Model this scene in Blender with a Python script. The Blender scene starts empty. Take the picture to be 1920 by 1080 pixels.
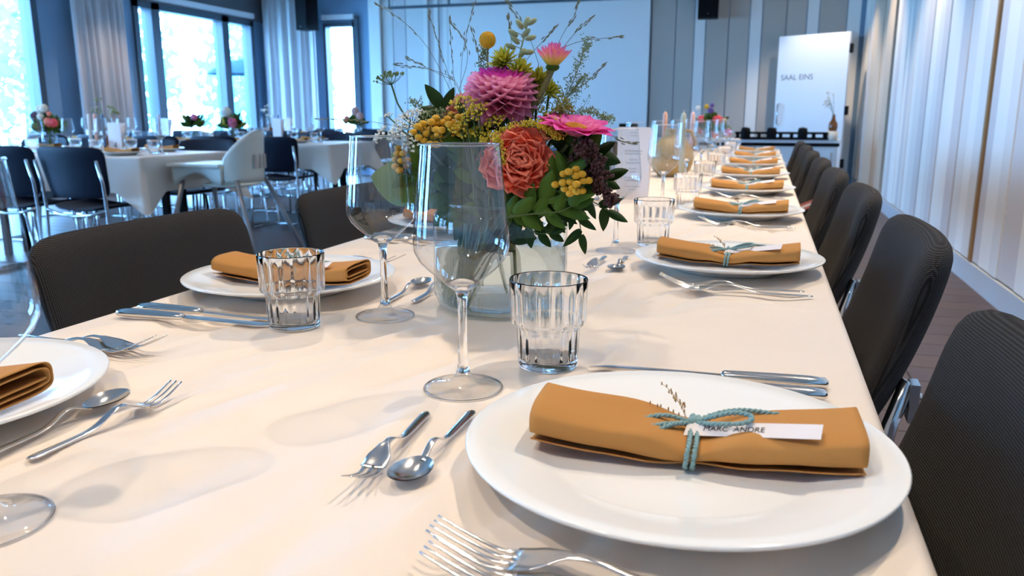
import bpy, bmesh, math, random
from mathutils import Vector, Matrix, noise
random.seed(7)
S = bpy.context.scene
COL = S.collection
PI = math.pi
# ------------------------------------------------------------------ camera
FPX = 1500.0; HOR = 216.0; VPX = 1437.0
PITCH = math.atan((540 - HOR) / FPX); YAW = math.atan((VPX - 960) * math.cos(PITCH) / FPX)
CAMZ = 1.0; TZ = 0.75
cam = bpy.data.cameras.new('camera'); camo = bpy.data.objects.new('camera', cam); COL.objects.link(camo)
cam.sensor_width = 36; cam.lens = 36 * FPX / 1920
camo.location = (0, 0, CAMZ); camo.rotation_euler = (PI / 2 - PITCH, 0, YAW)
cam.clip_start = 0.02; cam.clip_end = 200
cam.dof.use_dof = True; cam.dof.focus_distance = 0.85; cam.dof.aperture_fstop = 11
S.camera = camo
# ------------------------------------------------------------------ view, world, lights
vs = S.view_settings
vs.view_transform = 'Standard'; vs.look = 'None'; vs.gamma = 1; vs.use_curve_mapping = False
vs.exposure = 0.0
W = bpy.data.worlds.new('sky'); S.world = W; W.use_nodes = True
W.node_tree.nodes['Background'].inputs[0].default_value = (0.25, 0.53, 1.0, 1)
W.node_tree.nodes['Background'].inputs[1].default_value = 42.0
def spot(x, y, p, size=95, tx=None, ty=None, z=3.05, col=(1, .84, .655)):
    l = bpy.data.lights.new('ceiling_spot', 'SPOT'); l.energy = p * .68; l.color = col
    l.spot_size = math.radians(size); l.spot_blend = .6; l.shadow_soft_size = .035
    o = bpy.data.objects.new('ceiling_spot', l); COL.objects.link(o); o.location = (x, y, z)
    d = Vector(((x if tx is None else tx) - x, (y if ty is None else ty) - y, -z + .75))
    o.rotation_euler = d.to_track_quat('-Z', 'Y').to_euler()
for a in ((-1.15, -.75, 190), (.55, 1.65, 180), (-.95, 1.9, 110), (.5, 3.3, 170), (-.9, 4.0, 130), (.5, 5.2, 190), (-.9, 6.2, 120),
          (.6, 7.3, 230), (.6, 9.6, 230), (.5, 11.4, 230), (.75, 3.9, 120), (-4.2, 3.6, 110), (-5.6, 4.6, 70), (-4.2, 6.2, 70), (-5.8, 8.4, 60), (-2.6, 9.0, 60), (-7.3, 8.7, 150), (-.45, -.35, 90)):  # the last entry is an added lamp, put in to brighten the bouquet
    spot(*a)
def portal(loc, rot, sx, sy):
    l = bpy.data.lights.new('window_portal', 'AREA'); l.shape = 'RECTANGLE'; l.size = sx; l.size_y = sy
    l.cycles.is_portal = True
    o = bpy.data.objects.new('window_portal', l); COL.objects.link(o); o.location = loc; o.rotation_euler = rot
LX = -8.4; BY = 12.5; RX = 1.27; CZ = 3.2; FY = -3.0; WH = 2.55
LWINS = [(9.45, 12.2), (4.9, 7.87), (.5, 3.5), (-2.4, -.6)]
for a, b in LWINS: portal((LX - .12, (a + b) / 2, WH / 2 + .05), (0, -PI / 2, 0), WH - .1, b - a)
portal((-6.9, BY + .12, 1.3), (-PI / 2, 0, 0), .58, 2.4)
# ------------------------------------------------------------------ projection helper (photo frame -> place)
fh = Vector((-math.sin(YAW), math.cos(YAW), 0)); RT = Vector((math.cos(YAW), math.sin(YAW), 0)); UZ = Vector((0, 0, 1))
FW = fh * math.cos(PITCH) - UZ * math.sin(PITCH); UP = fh * math.sin(PITCH) + UZ * math.cos(PITCH)
C0 = Vector((0, 0, CAMZ))
def ray(x, y): return FW + RT * ((x - 960) / FPX) - UP * ((y - 540) / FPX)
def at(x, y, Y): d = ray(x, y); return C0 + d * (Y / d.y)
def atx(x, y, X): d = ray(x, y); return C0 + d * (X / d.x)
def atz(x, y, z=TZ): d = ray(x, y); return C0 + d * ((z - CAMZ) / d.z)
# ------------------------------------------------------------------ materials
def mat(name, col, rough=.5, metal=0, bump=None, spec=None, var=None, sheen=0, trans=0):
    m = bpy.data.materials.new(name); m.use_nodes = True; nt = m.node_tree; b = nt.nodes['Principled BSDF']
    b.inputs['Base Color'].default_value = (*col, 1); b.inputs['Roughness'].default_value = rough; b.inputs['Metallic'].default_value = metal
    if spec is not None: b.inputs['Specular IOR Level'].default_value = spec
    if sheen: b.inputs['Sheen Weight'].default_value = sheen
    tc = None
    def coord():
        nonlocal tc
        if tc is None: tc = nt.nodes.new('ShaderNodeTexCoord')
        return tc.outputs['Object']
    if bump:
        n = nt.nodes.new('ShaderNodeTexNoise'); n.inputs['Scale'].default_value = bump[0]; n.inputs['Detail'].default_value = 4
        nt.links.new(coord(), n.inputs['Vector'])
        bp = nt.nodes.new('ShaderNodeBump'); bp.inputs['Strength'].default_value = bump[1]; bp.inputs['Distance'].default_value = bump[2] if len(bump) > 2 else .002
        nt.links.new(n.outputs['Fac'], bp.inputs['Height']); nt.links.new(bp.outputs['Normal'], b.inputs['Normal'])
    if var:
        n = nt.nodes.new('ShaderNodeTexNoise'); n.inputs['Scale'].default_value = var[0]; n.inputs['Detail'].default_value = 5
        nt.links.new(coord(), n.inputs['Vector'])
        mx = nt.nodes.new('ShaderNodeMix'); mx.data_type = 'RGBA'
        mx.inputs[6].default_value = (*col, 1); mx.inputs[7].default_value = (*var[1], 1)
        nt.links.new(n.outputs['Fac'], mx.inputs[0]); nt.links.new(mx.outputs[2], b.inputs['Base Color'])
    if trans:
        t = nt.nodes.new('ShaderNodeBsdfTranslucent'); t.inputs[0].default_value = (*col, 1)
        ms = nt.nodes.new('ShaderNodeMixShader'); ms.inputs[0].default_value = trans
        nt.links.new(b.outputs[0], ms.inputs[1]); nt.links.new(t.outputs[0], ms.inputs[2])
        nt.links.new(ms.outputs[0], nt.nodes['Material Output'].inputs[0])
    return m
def grad_mat(name, stops, axis=1, rough=.5, trans=.25):
    # colour runs along the petal from its base to its tip
    m = mat(name, stops[0][1], rough, trans=trans); nt = m.node_tree; b = nt.nodes['Principled BSDF']
    tc = nt.nodes.new('ShaderNodeTexCoord'); sp = nt.nodes.new('ShaderNodeSeparateXYZ'); r = nt.nodes.new('ShaderNodeValToRGB')
    nt.links.new(tc.outputs['Generated'], sp.inputs[0]); nt.links.new(sp.outputs[axis], r.inputs[0])
    e = r.color_ramp.elements
    e[0].position = stops[0][0]; e[0].color = (*stops[0][1], 1); e[1].position = stops[-1][0]; e[1].color = (*stops[-1][1], 1)
    for p, c in stops[1:-1]: k = e.new(p); k.color = (*c, 1)
    nt.links.new(r.outputs[0], b.inputs['Base Color'])
    for n in nt.nodes:
        if n.type == 'BSDF_TRANSLUCENT': nt.links.new(r.outputs[0], n.inputs[0])
    return m
def solid_glass(name, ior=1.48, col=(1, 1, 1), rough=0):
    m = bpy.data.materials.new(name); m.use_nodes = True; nt = m.node_tree; nt.nodes.remove(nt.nodes['Principled BSDF'])
    g = nt.nodes.new('ShaderNodeBsdfGlass'); g.inputs['IOR'].default_value = ior; g.inputs['Color'].default_value = (*col, 1); g.inputs['Roughness'].default_value = rough
    nt.links.new(g.outputs[0], nt.nodes['Material Output'].inputs[0]); return m
def facing_fac(nt, boost):
    # two-sided Schlick reflectance of a thin wall
    g = nt.nodes.new('ShaderNodeNewGeometry'); d = nt.nodes.new('ShaderNodeVectorMath'); d.operation = 'DOT_PRODUCT'
    nt.links.new(g.outputs['Incoming'], d.inputs[0]); nt.links.new(g.outputs['Normal'], d.inputs[1])
    def op(o, a, b=None):
        n = nt.nodes.new('ShaderNodeMath'); n.operation = o
        for k, v in enumerate((a, b)):
            if v is None: continue
            if isinstance(v, (int, float)): n.inputs[k].default_value = v
            else: nt.links.new(v, n.inputs[k])
        return n.outputs[0]
    c = op('ABSOLUTE', d.outputs['Value']); p = op('POWER', op('SUBTRACT', 1.0, c), 5.0); f = op('ADD', op('MULTIPLY', p, .96), .045 * boost)
    return op('MINIMUM', f, 1.0)
def thin_glass(name, col=(.97, .98, .98), boost=1.0, refr=0, ior=1.48):
    # thin clear wall; refr mixes in bending of light for thick-walled ware
    m = bpy.data.materials.new(name); m.use_nodes = True; nt = m.node_tree; nt.nodes.remove(nt.nodes['Principled BSDF'])
    t = nt.nodes.new('ShaderNodeBsdfTransparent'); t.inputs[0].default_value = (*col, 1)
    g = nt.nodes.new('ShaderNodeBsdfGlossy'); g.inputs['Roughness'].default_value = 0.0
    ms = nt.nodes.new('ShaderNodeMixShader')
    nt.links.new(facing_fac(nt, boost), ms.inputs[0]); nt.links.new(t.outputs[0], ms.inputs[1]); nt.links.new(g.outputs[0], ms.inputs[2]); out = ms
    if refr:
        q = nt.nodes.new('ShaderNodeBsdfGlass'); q.inputs['IOR'].default_value = ior; q.inputs['Color'].default_value = (*col, 1)
        out = nt.nodes.new('ShaderNodeMixShader'); out.inputs[0].default_value = refr; nt.links.new(ms.outputs[0], out.inputs[1]); nt.links.new(q.outputs[0], out.inputs[2])
    nt.links.new(out.outputs[0], nt.nodes['Material Output'].inputs[0]); return m
def weave_mat(name, c1, c2, scale, strength=.6):
    m = mat(name, c1, .85, spec=.2); nt = m.node_tree; b = nt.nodes['Principled BSDF']
    tc = nt.nodes.new('ShaderNodeTexCoord'); ws = []
    for d in ('X', 'Z'):
        w = nt.nodes.new('ShaderNodeTexWave'); w.bands_direction = d; w.inputs['Scale'].default_value = scale; nt.links.new(tc.outputs['Object'], w.inputs['Vector']); ws.append(w)
    mu = nt.nodes.new('ShaderNodeMath'); mu.operation = 'MULTIPLY'
    nt.links.new(ws[0].outputs['Fac'], mu.inputs[0]); nt.links.new(ws[1].outputs['Fac'], mu.inputs[1])
    mx = nt.nodes.new('ShaderNodeMix'); mx.data_type = 'RGBA'; mx.inputs[6].default_value = (*c1, 1); mx.inputs[7].default_value = (*c2, 1)
    nt.links.new(mu.outputs[0], mx.inputs[0]); nt.links.new(mx.outputs[2], b.inputs['Base Color'])
    bp = nt.nodes.new('ShaderNodeBump'); bp.inputs['Strength'].default_value = strength; bp.inputs['Distance'].default_value = .0012
    nt.links.new(mu.outputs[0], bp.inputs['Height']); nt.links.new(bp.outputs['Normal'], b.inputs['Normal']); return m
def linen_mat(name, c1, c2, s=900, rough=.9, spec=.15):
    m = mat(name, c1, rough, spec=spec, var=(14, c2)); nt = m.node_tree; b = nt.nodes['Principled BSDF']
    tc = nt.nodes.new('ShaderNodeTexCoord'); w = []
    for d in ('X', 'Y'):
        k = nt.nodes.new('ShaderNodeTexWave'); k.bands_direction = d; k.inputs['Scale'].default_value = s; k.inputs['Distortion'].default_value = 1.5; nt.links.new(tc.outputs['Object'], k.inputs['Vector']); w.append(k)
    mu = nt.nodes.new('ShaderNodeMath'); nt.links.new(w[0].outputs['Fac'], mu.inputs[0]); nt.links.new(w[1].outputs['Fac'], mu.inputs[1])
    bp = nt.nodes.new('ShaderNodeBump'); bp.inputs['Strength'].default_value = .12; bp.inputs['Distance'].default_value = .0005
    nt.links.new(mu.outputs[0], bp.inputs['Height']); nt.links.new(bp.outputs['Normal'], b.inputs['Normal']); return m
M = {}
M['cloth'] = linen_mat('cream_linen', (.80, .68, .56), (.84, .73, .62), 700, .48, .55)
M['napkin'] = linen_mat('ochre_linen', (.45, .20, .055), (.55, .265, .08), 600)
M['china'] = mat('white_porcelain', (.86, .85, .81), .12, spec=.6)
M['steel'] = mat('polished_steel', (.74, .71, .67), .17, 1)
M['chrome'] = mat('chrome_tube', (.70, .72, .74), .15, 1)
M['twine'] = mat('blue_twine', (.16, .30, .31), .9, bump=(900, .6, .0006), var=(300, (.30, .44, .42)))
M['paper'] = mat('paper', (.80, .72, .68), .8); M['ink'] = mat('ink', (.05, .05, .055), .7)
M['straw'] = mat('dry_grass', (.45, .26, .10), .8)
M['glass'] = thin_glass('wine_glass_wall', (.94, .95, .955), 2.2); M['sglass'] = solid_glass('solid_glass', 1.48); M['foot'] = thin_glass('glass_foot', (.99, .993, .993), 1.6)
M['tglass'] = solid_glass('tumbler_glass', 1.45); M['vase'] = thin_glass('vase_wall', (.94, .97, .965), 1.3)
M['water'] = thin_glass('water', (.93, .965, .96), .6, .5, 1.33); M['pane'] = thin_glass('window_pane', (.92, .97, .99))
M['seat'] = weave_mat('brown_black_weave', (.013, .011, .010), (.085, .078, .072), 130); M['navy'] = mat('navy_shell', (.008, .012, .024), .55, spec=.2)
M['frame'] = mat('window_frame_grey', (.055, .075, .10), .45); M['pier'] = mat('slate_wall', (.20, .32, .46), .6)
M['lintel'] = mat('dark_lintel', (.12, .12, .13), .7)
M['curtain'] = mat('curtain', (.84, .80, .80), .9, trans=.45, bump=(250, .15))
M['wgrey'] = mat('panel_grey', (.50, .44, .38), .6, bump=(6, .03)); M['wgrey2'] = mat('panel_warm_grey', (.53, .47, .41), .6, bump=(6, .03))
M['wwhite'] = mat('panel_white', (.86, .84, .80), .55); M['wlilac'] = mat('panel_lilac_grey', (.66, .62, .61), .55); M['wpale'] = mat('panel_pale', (.76, .74, .71), .55)
M['wbeige'] = mat('panel_beige', (.58, .47, .36), .6, bump=(8, .03)); M['wbrown'] = mat('wood_edge', (.32, .17, .065), .5)
M['joint'] = mat('dark_joint', (.05, .04, .04), .8); M['screen'] = mat('screen_white', (.92, .90, .87), .85)
M['black'] = mat('black_plastic', (.004, .0045, .006), .6, spec=.12); M['white'] = mat('white_lacquer', (.78, .79, .80), .35)
M['ceil'] = mat('ceiling', (.60, .60, .60), .9); M['base'] = mat('baseboard', (.5, .53, .56), .5)
M['plank1'] = mat('dark_oak', (.075, .045, .037), .44, var=(3, (.05, .03, .025)), bump=(30, .08)); M['plank2'] = mat('dark_oak_two', (.09, .055, .045), .46, var=(3, (.06, .036, .03)), bump=(30, .08))
M['subfloor'] = mat('subfloor', (.02, .014, .012), .6)
M['plastic'] = mat('cream_plastic', (.80, .77, .66), .4); M['greytube'] = mat('grey_leg', (.25, .25, .26), .4, .5)
M['leafout'] = mat('outdoor_leaf', (.17, .36, .33), .6, trans=.5); M['trunk'] = mat('bark', (.10, .08, .06), .9); M['lawn'] = mat('terrace', (.35, .42, .40), .9)
M['parasol'] = mat('parasol_cloth', (.004, .02, .03), .8, spec=.1)
M['tan'] = mat('tan_ceramic', (.42, .27, .10), .5); M['brownglass'] = mat('brown_bottle', (.20, .07, .02), .15); M['cream'] = mat('cream_pot', (.72, .66, .56), .5)
for n, c in (('peach', (.80, .42, .28)), ('sage', (.42, .44, .34)), ('pinkwax', (.78, .48, .42)), ('bluewax', (.05, .12, .22)), ('whitewax', (.72, .74, .74))): M[n] = mat(n + '_wax', c, .4)
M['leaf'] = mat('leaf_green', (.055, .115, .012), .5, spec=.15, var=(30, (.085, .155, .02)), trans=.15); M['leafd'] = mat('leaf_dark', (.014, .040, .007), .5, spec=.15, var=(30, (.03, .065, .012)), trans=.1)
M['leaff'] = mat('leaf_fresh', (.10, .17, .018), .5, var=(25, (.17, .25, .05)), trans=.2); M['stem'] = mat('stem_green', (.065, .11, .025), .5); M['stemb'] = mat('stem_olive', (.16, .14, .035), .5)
M['airy'] = mat('airy_green', (.22, .26, .10), .7); M['grass'] = mat('grass_stalk', (.20, .19, .10), .7); M['yel'] = mat('floret_yellow', (.62, .46, .02), .6)
M['tansy'] = mat('tansy_button', (.68, .36, .012), .65, bump=(1500, .7, .001)); M['cras'] = mat('billy_button', (.70, .38, .008), .7); M['lace'] = mat('lace_white', (.82, .80, .70), .8)
M['char'] = grad_mat('chartreuse_petal', [(0, (.30, .30, .02)), (1, (.58, .54, .05))]); M['maroon'] = mat('maroon_seed', (.055, .012, .012), .7)
M['dah'] = grad_mat('pink_dahlia_petal', [(0, (.72, .20, .26)), (.6, (.90, .30, .46)), (1, (.93, .46, .62))]); M['dahm'] = grad_mat('magenta_dahlia_petal', [(0, (.78, .20, .40)), (.5, (.80, .15, .46)), (1, (.66, .04, .42))])
M['rose'] = grad_mat('coral_rose_petal', [(0, (.90, .07, .03)), (.55, (.97, .13, .06)), (1, (.99, .28, .16))]); M['peachp'] = grad_mat('peach_petal', [(0, (.70, .20, .10)), (1, (.90, .42, .28))])
M['zin'] = grad_mat('magenta_zinnia_petal', [(0, (.75, .20, .24)), (.5, (.85, .12, .38)), (1, (.80, .05, .42))]); M['bud'] = grad_mat('bud_petal', [(0, (.55, .50, .03)), (.45, (.85, .62, .12)), (.75, (.88, .30, .34)), (1, (.76, .09, .38))])
M['salmon'] = grad_mat('salmon_petal', [(0, (.62, .18, .10)), (1, (.82, .36, .26))]); M['orange'] = mat('orange_centre', (.65, .25, .015), .7); M['violet'] = mat('violet_floret', (.10, .05, .30), .6)
M['char2'] = mat('airy_chartreuse', (.30, .30, .05), .7); M['pod'] = mat('pale_pod', (.30, .34, .17), .6)
# ------------------------------------------------------------------ mesh builder
class MB:
    def __init__(s): s.v = []; s.f = []
    def add(s, vs_, fs):
        o = len(s.v); s.v += [tuple(p) for p in vs_]; s.f += [tuple(i + o for i in f) for f in fs]; return s
    def box(s, a, b):
        x0, y0, z0 = a; x1, y1, z1 = b
        return s.add([(x0, y0, z0), (x1, y0, z0), (x1, y1, z0), (x0, y1, z0), (x0, y0, z1), (x1, y0, z1), (x1, y1, z1), (x0, y1, z1)],
                     [(0, 3, 2, 1), (4, 5, 6, 7), (0, 1, 5, 4), (1, 2, 6, 5), (2, 3, 7, 6), (3, 0, 4, 7)])
    def lathe(s, prof, n=32, c=(0, 0, 0), close=False, fl=None):
        vs_ = []; m = len(prof)
        for i, (r, z) in enumerate(prof):
            for k in range(n):
                a = 2 * PI * k / n; rr = r + (fl(i, a) if fl else 0)
                vs_.append((c[0] + rr * math.cos(a), c[1] + rr * math.sin(a), c[2] + z))
        fs = [(i * n + k, i * n + (k + 1) % n, ((i + 1) % m) * n + (k + 1) % n, ((i + 1) % m) * n + k) for i in range(m if close else m - 1) for k in range(n)]
        return s.add(vs_, fs)
    def tube(s, pts, r, n=8, cap=True, flat=1.0):
        pts = [Vector(p) for p in pts]; m = len(pts); rs = r if isinstance(r, (list, tuple)) else [r] * m
        vs_ = []; ref = None
        for i, p in enumerate(pts):
            t = (pts[min(i + 1, m - 1)] - pts[max(i - 1, 0)]); t = t.normalized() if t.length > 1e-9 else Vector((0, 0, 1))
            if ref is None: ref = Vector((0, 0, 1)) if abs(t.z) < .9 else Vector((1, 0, 0))
            a = t.cross(ref); a = a.normalized() if a.length > 1e-6 else t.orthogonal().normalized(); b = a.cross(t).normalized(); ref = b
            for k in range(n): q = 2 * PI * k / n; vs_.append(p + a * (rs[i] * math.cos(q)) + b * (rs[i] * flat * math.sin(q)))
        fs = [(i * n + k, i * n + (k + 1) % n, (i + 1) * n + (k + 1) % n, (i + 1) * n + k) for i in range(m - 1) for k in range(n)]
        if cap: fs += [tuple(range(n))[::-1], tuple(range((m - 1) * n, m * n))]
        return s.add(vs_, fs)
    def ball(s, c, r, n=6, m=4, sq=(1, 1, 1)):
        vs_ = [(c[0], c[1], c[2] - r * sq[2])]
        for i in range(1, m):
            a = -PI / 2 + PI * i / m
            for k in range(n): q = 2 * PI * k / n; vs_.append((c[0] + r * sq[0] * math.cos(a) * math.cos(q), c[1] + r * sq[1] * math.cos(a) * math.sin(q), c[2] + r * sq[2] * math.sin(a)))
        vs_.append((c[0], c[1], c[2] + r * sq[2])); t = len(vs_) - 1
        fs = [(0, 1 + (k + 1) % n, 1 + k) for k in range(n)]
        for i in range(m - 2): fs += [(1 + i * n + k, 1 + i * n + (k + 1) % n, 1 + (i + 1) * n + (k + 1) % n, 1 + (i + 1) * n + k) for k in range(n)]
        fs += [(1 + (m - 2) * n + k, 1 + (m - 2) * n + (k + 1) % n, t) for k in range(n)]
        return s.add(vs_, fs)
    def grid(s, fn, nu, nv, wrap=False):
        vs_ = [fn(i / nu, j / nv) for j in range(nv + 1) for i in range(nu + 1)]
        return s.add(vs_, [(j * (nu + 1) + i, j * (nu + 1) + i + 1, (j + 1) * (nu + 1) + i + 1, (j + 1) * (nu + 1) + i) for j in range(nv) for i in range(nu)])
    def pillow(s, hw, hh, T, fn, n=56, rings=8, sup=5, p=7):
        # rounded pad: fn(x, y, d) places a point of the pad; d is the signed offset across its thickness
        vs_ = []; fs = []
        def dom(r, a):
            c, q = math.cos(a), math.sin(a); k = (abs(c) ** sup + abs(q) ** sup) ** (-1 / sup); return hw * r * k * c, hh * r * k * q
        rr = [1 - (1 - i / rings) ** 2.2 for i in range(1, rings + 1)]
        for sd in (1, -1):
            vs_.append(fn(0, 0, sd * T / 2))
            for r in rr:
                for k in range(n): x, y = dom(r, 2 * PI * k / n); vs_.append(fn(x, y, sd * T / 2 * math.sqrt(max(0, 1 - r ** p))))
        h = 1 + rings * n
        for b, fl in ((0, 0), (h, 1)):
            ff = [(b, b + 1 + k, b + 1 + (k + 1) % n) for k in range(n)]
            ff += [(b + 1 + i * n + k, b + 1 + (i + 1) * n + k, b + 1 + (i + 1) * n + (k + 1) % n, b + 1 + i * n + (k + 1) % n) for i in range(rings - 1) for k in range(n)]
            fs += [tuple(reversed(f)) for f in ff] if fl else ff
        return s.add(vs_, fs)
    def mesh(s, name, m, smooth=True):
        me = bpy.data.meshes.new(name); me.from_pydata(s.v, [], s.f); me.materials.append(M[m] if isinstance(m, str) else m)
        if smooth: me.polygons.foreach_set('use_smooth', [True] * len(me.polygons))
        bm = bmesh.new(); bm.from_mesh(me); bmesh.ops.remove_doubles(bm, verts=bm.verts, dist=1e-7); bmesh.ops.recalc_face_normals(bm, faces=bm.faces); bm.to_mesh(me); bm.free()
        me.update(); return me
    def obj(s, name, m, parent=None, smooth=True, loc=None):
        return link(name, s.mesh(name, m, smooth), parent, loc)
def link(name, me, parent=None, loc=None, mtx=None):
    o = bpy.data.objects.new(name, me); COL.objects.link(o)
    if parent is not None: o.parent = parent
    if loc is not None: o.location = loc
    if mtx is not None: o.matrix_basis = mtx
    return o
def tag(o, label, cat, group=None):
    o['label'] = label; o['category'] = cat
    if group: o['group'] = group
    return o
def thing(name, label, cat, loc=(0, 0, 0), rz=0, group=None):
    o = bpy.data.objects.new(name, None); COL.objects.link(o); o.location = loc; o.rotation_euler = (0, 0, rz); o.empty_display_size = .05
    return tag(o, label, cat, group)
def struct(o): o['kind'] = 'structure'; return o
def dup(root, loc, rz=0, label=None, group=None):
    r = root.copy(); COL.objects.link(r); r.location = loc; r.rotation_euler = (0, 0, rz)
    if label: r['label'] = label
    if group: r['group'] = group
    for ch in list(root.children):
        c = ch.copy(); COL.objects.link(c); c.parent = r
        for g in ch.children: d = g.copy(); COL.objects.link(d); d.parent = c
    return r
def bez(a, b, c, n=10):
    a, b, c = Vector(a), Vector(b), Vector(c); return [(1 - t) ** 2 * a + 2 * t * (1 - t) * b + t * t * c for t in [i / n for i in range(n + 1)]]
def smooth(pts, it=3):
    pts = [Vector(p) for p in pts]
    for _ in range(it): pts = [pts[0]] + [q for a, c in zip(pts, pts[1:]) for q in (a.lerp(c, .25), a.lerp(c, .75))] + [pts[-1]]
    return pts
def text_obj(name, body, size, parent, mtx, m='ink'):
    cu = bpy.data.curves.new(name, 'FONT'); cu.body = body; cu.size = size; cu.align_x = 'CENTER'; cu.align_y = 'CENTER'; cu.extrude = .00005
    t = bpy.data.objects.new(name, cu); COL.objects.link(t); bpy.context.view_layer.update()
    me = bpy.data.meshes.new_from_object(t); bpy.data.objects.remove(t); me.materials.clear(); me.materials.append(M[m])
    return link(name, me, parent, mtx=mtx)
# ================================================================== THE ROOM
fl = struct(MB().box((LX - .2, FY, -.06), (RX, BY, -.012)).obj('floor', 'subfloor', smooth=False))
PW = .19; pm = {}
row = 0; y = FY
while y < BY - .01:
    segs = [(-8.4, -5.6), (-5.6, -2.7), (-2.7, -.2), (-.2, 1.27)]; off = [0, .9, -.6, .4][row % 4]
    xs = [LX] + [q + off for q in (-5.6, -2.7, -.3)] + [RX]
    for i in range(4):
        w = xs[i + 1] - xs[i]; key = (round(w, 3), (row + i) % 2)
        if key not in pm:
            b = MB().box((.002, .002, -.012), (w - .002, PW - .002, 0)); pm[key] = b.mesh('plank', 'plank%d' % (1 + (row * 3 + i) % 2), False)
        link('plank', pm[key], fl, (xs[i], y, 0))
    row += 1; y += PW
struct(MB().box((LX - .2, FY, CZ), (RX + .15, BY + .2, CZ + .1)).obj('ceiling', 'ceil', smooth=False))
# left wall with window bays
b = MB(); edges = [FY] + [v for w in sorted(LWINS) for v in w] + [BY]
for i in range(0, len(edges), 2): b.box((LX - .2, edges[i], 0), (LX, edges[i + 1], WH))
struct(b.obj('wall_left', 'pier', smooth=False))
b = MB().box((LX - .2, FY, WH), (LX + .03, BY, CZ)); struct(b.obj('trim_1', 'lintel', smooth=False))
def window(n, a, bb, mull, horiz=None):
    fr = MB(); d0, d1 = LX - .14, LX + .04
    fr.box((d0, a, 0), (d1, a + .09, WH)); fr.box((d0, bb - .09, 0), (d1, bb, WH)); fr.box((d0, a, WH - .09), (d1, bb, WH)); fr.box((d0, a, 0), (d1, bb, .1))
    for m in mull: fr.box((d0, m - .085, 0), (d1, m + .085, WH))
    w = struct(fr.obj('window_%d' % n, 'frame', smooth=False))
    e = [a + .09] + [v for m in mull for v in (m - .085, m + .085)] + [bb - .09]
    for i in range(0, len(e), 2): MB().box((LX - .07, e[i], .1), (LX - .06, e[i + 1], WH - .09)).obj('pane', 'pane', w, False)
    MB().box((LX + .03, a + .05, WH + .03), (LX + .10, bb - .05, WH + .11)).obj('blind_cassette', 'white', w, False)
window(1, *LWINS[0], [9.87, 11.44]); window(2, *LWINS[1], [6.3]); window(3, *LWINS[2], [2.0]); window(4, *LWINS[3], [])
# back wall
W3 = (-7.19, -6.60); W3H = 2.5
b = MB(); b.box((LX - .2, BY, 0), (W3[0], BY + .2, CZ)); b.box((W3[1], BY, 0), (RX + .15, BY + .2, CZ)); b.box((W3[0], BY, W3H), (W3[1], BY + .2, CZ)); b.box((W3[0], BY, 0), (W3[1], BY + .2, .08))
wb = struct(b.obj('wall_back', 'pier', smooth=False))
fr = MB()
for a in ((W3[0], .08, W3[0] + .05, W3H), (W3[1] - .05, .08, W3[1] + .06, W3H + .1), (W3[0], W3H - .06, W3[1], W3H), (W3[0], .08, W3[1], .14)): fr.box((a[0], BY - .05, a[1]), (a[2], BY + .12, a[3]))
w5 = struct(fr.obj('window_5', 'frame', smooth=False)); MB().box((W3[0] + .05, BY + .06, .14), (W3[1] - .05, BY + .07, W3H - .06)).obj('pane', 'pane', w5, False)
MB().box((W3[0], BY - .09, W3H + .05), (W3[1], BY - .02, W3H + .13)).obj('blind_cassette', 'white', w5, False)
def wx(px, y=60): return at(px, y, BY).x
def back_panel(p0, p1, m, t=.02): MB().box((wx(p0) + .006, BY - t, .1), (wx(p1) - .006, BY, CZ)).obj('panel', m, wb, False)
for p0, p1, m, t in ((695, 717, 'wwhite', .08), (717, 738, 'wpale', .02), (738, 762, 'wlilac', .02), (762, 796, 'wpale', .02), (796, 805, 'wwhite', .05), (805, 815, 'wlilac', .02), (815, 824, 'wwhite', .04), (824, 832, 'wlilac', .02), (832, 842, 'wwhite', .05),
    (1222, 1267, 'wgrey', .02), (1267, 1302, 'wgrey2', .02), (1302, 1323, 'wwhite', .02), (1323, 1366, 'wgrey', .02), (1366, 1405, 'wgrey2', .02), (1405, 1428, 'wwhite', .02), (1428, 1473, 'wgrey', .02),
    (1473, 1511, 'wgrey2', .02), (1511, 1534, 'wwhite', .02), (1534, 1586, 'wgrey', .02), (1586, 1612, 'wwhite', .02)): back_panel(p0, p1, m, t)
tag(MB().box((wx(843), BY - .06, .5), (wx(1219), BY - .02, 2.85)).obj('projection_screen', 'screen', smooth=False), 'large blank pale projection screen on the back wall', 'screen')
rl = thing('lighting_rail', 'thin dark metal rail hung above the blank projection screen', 'rail', (0, BY - .35, 0))
b = MB(); z = at(960, 5, BY - .35).z; x0 = at(728, 14, BY - .35).x; x1 = at(1185, 2, BY - .35).x
b.box((x0, -.025, z - .02), (x1, .025, z + .02)).obj('rail', 'frame', rl, False)
for x in (x0 + .02, (x0 + x1) / 2 - .9, x1 - .02): MB().box((x - .012, -.012, z), (x + .012, .012, CZ)).obj('hanger', 'frame', rl, False)
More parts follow.
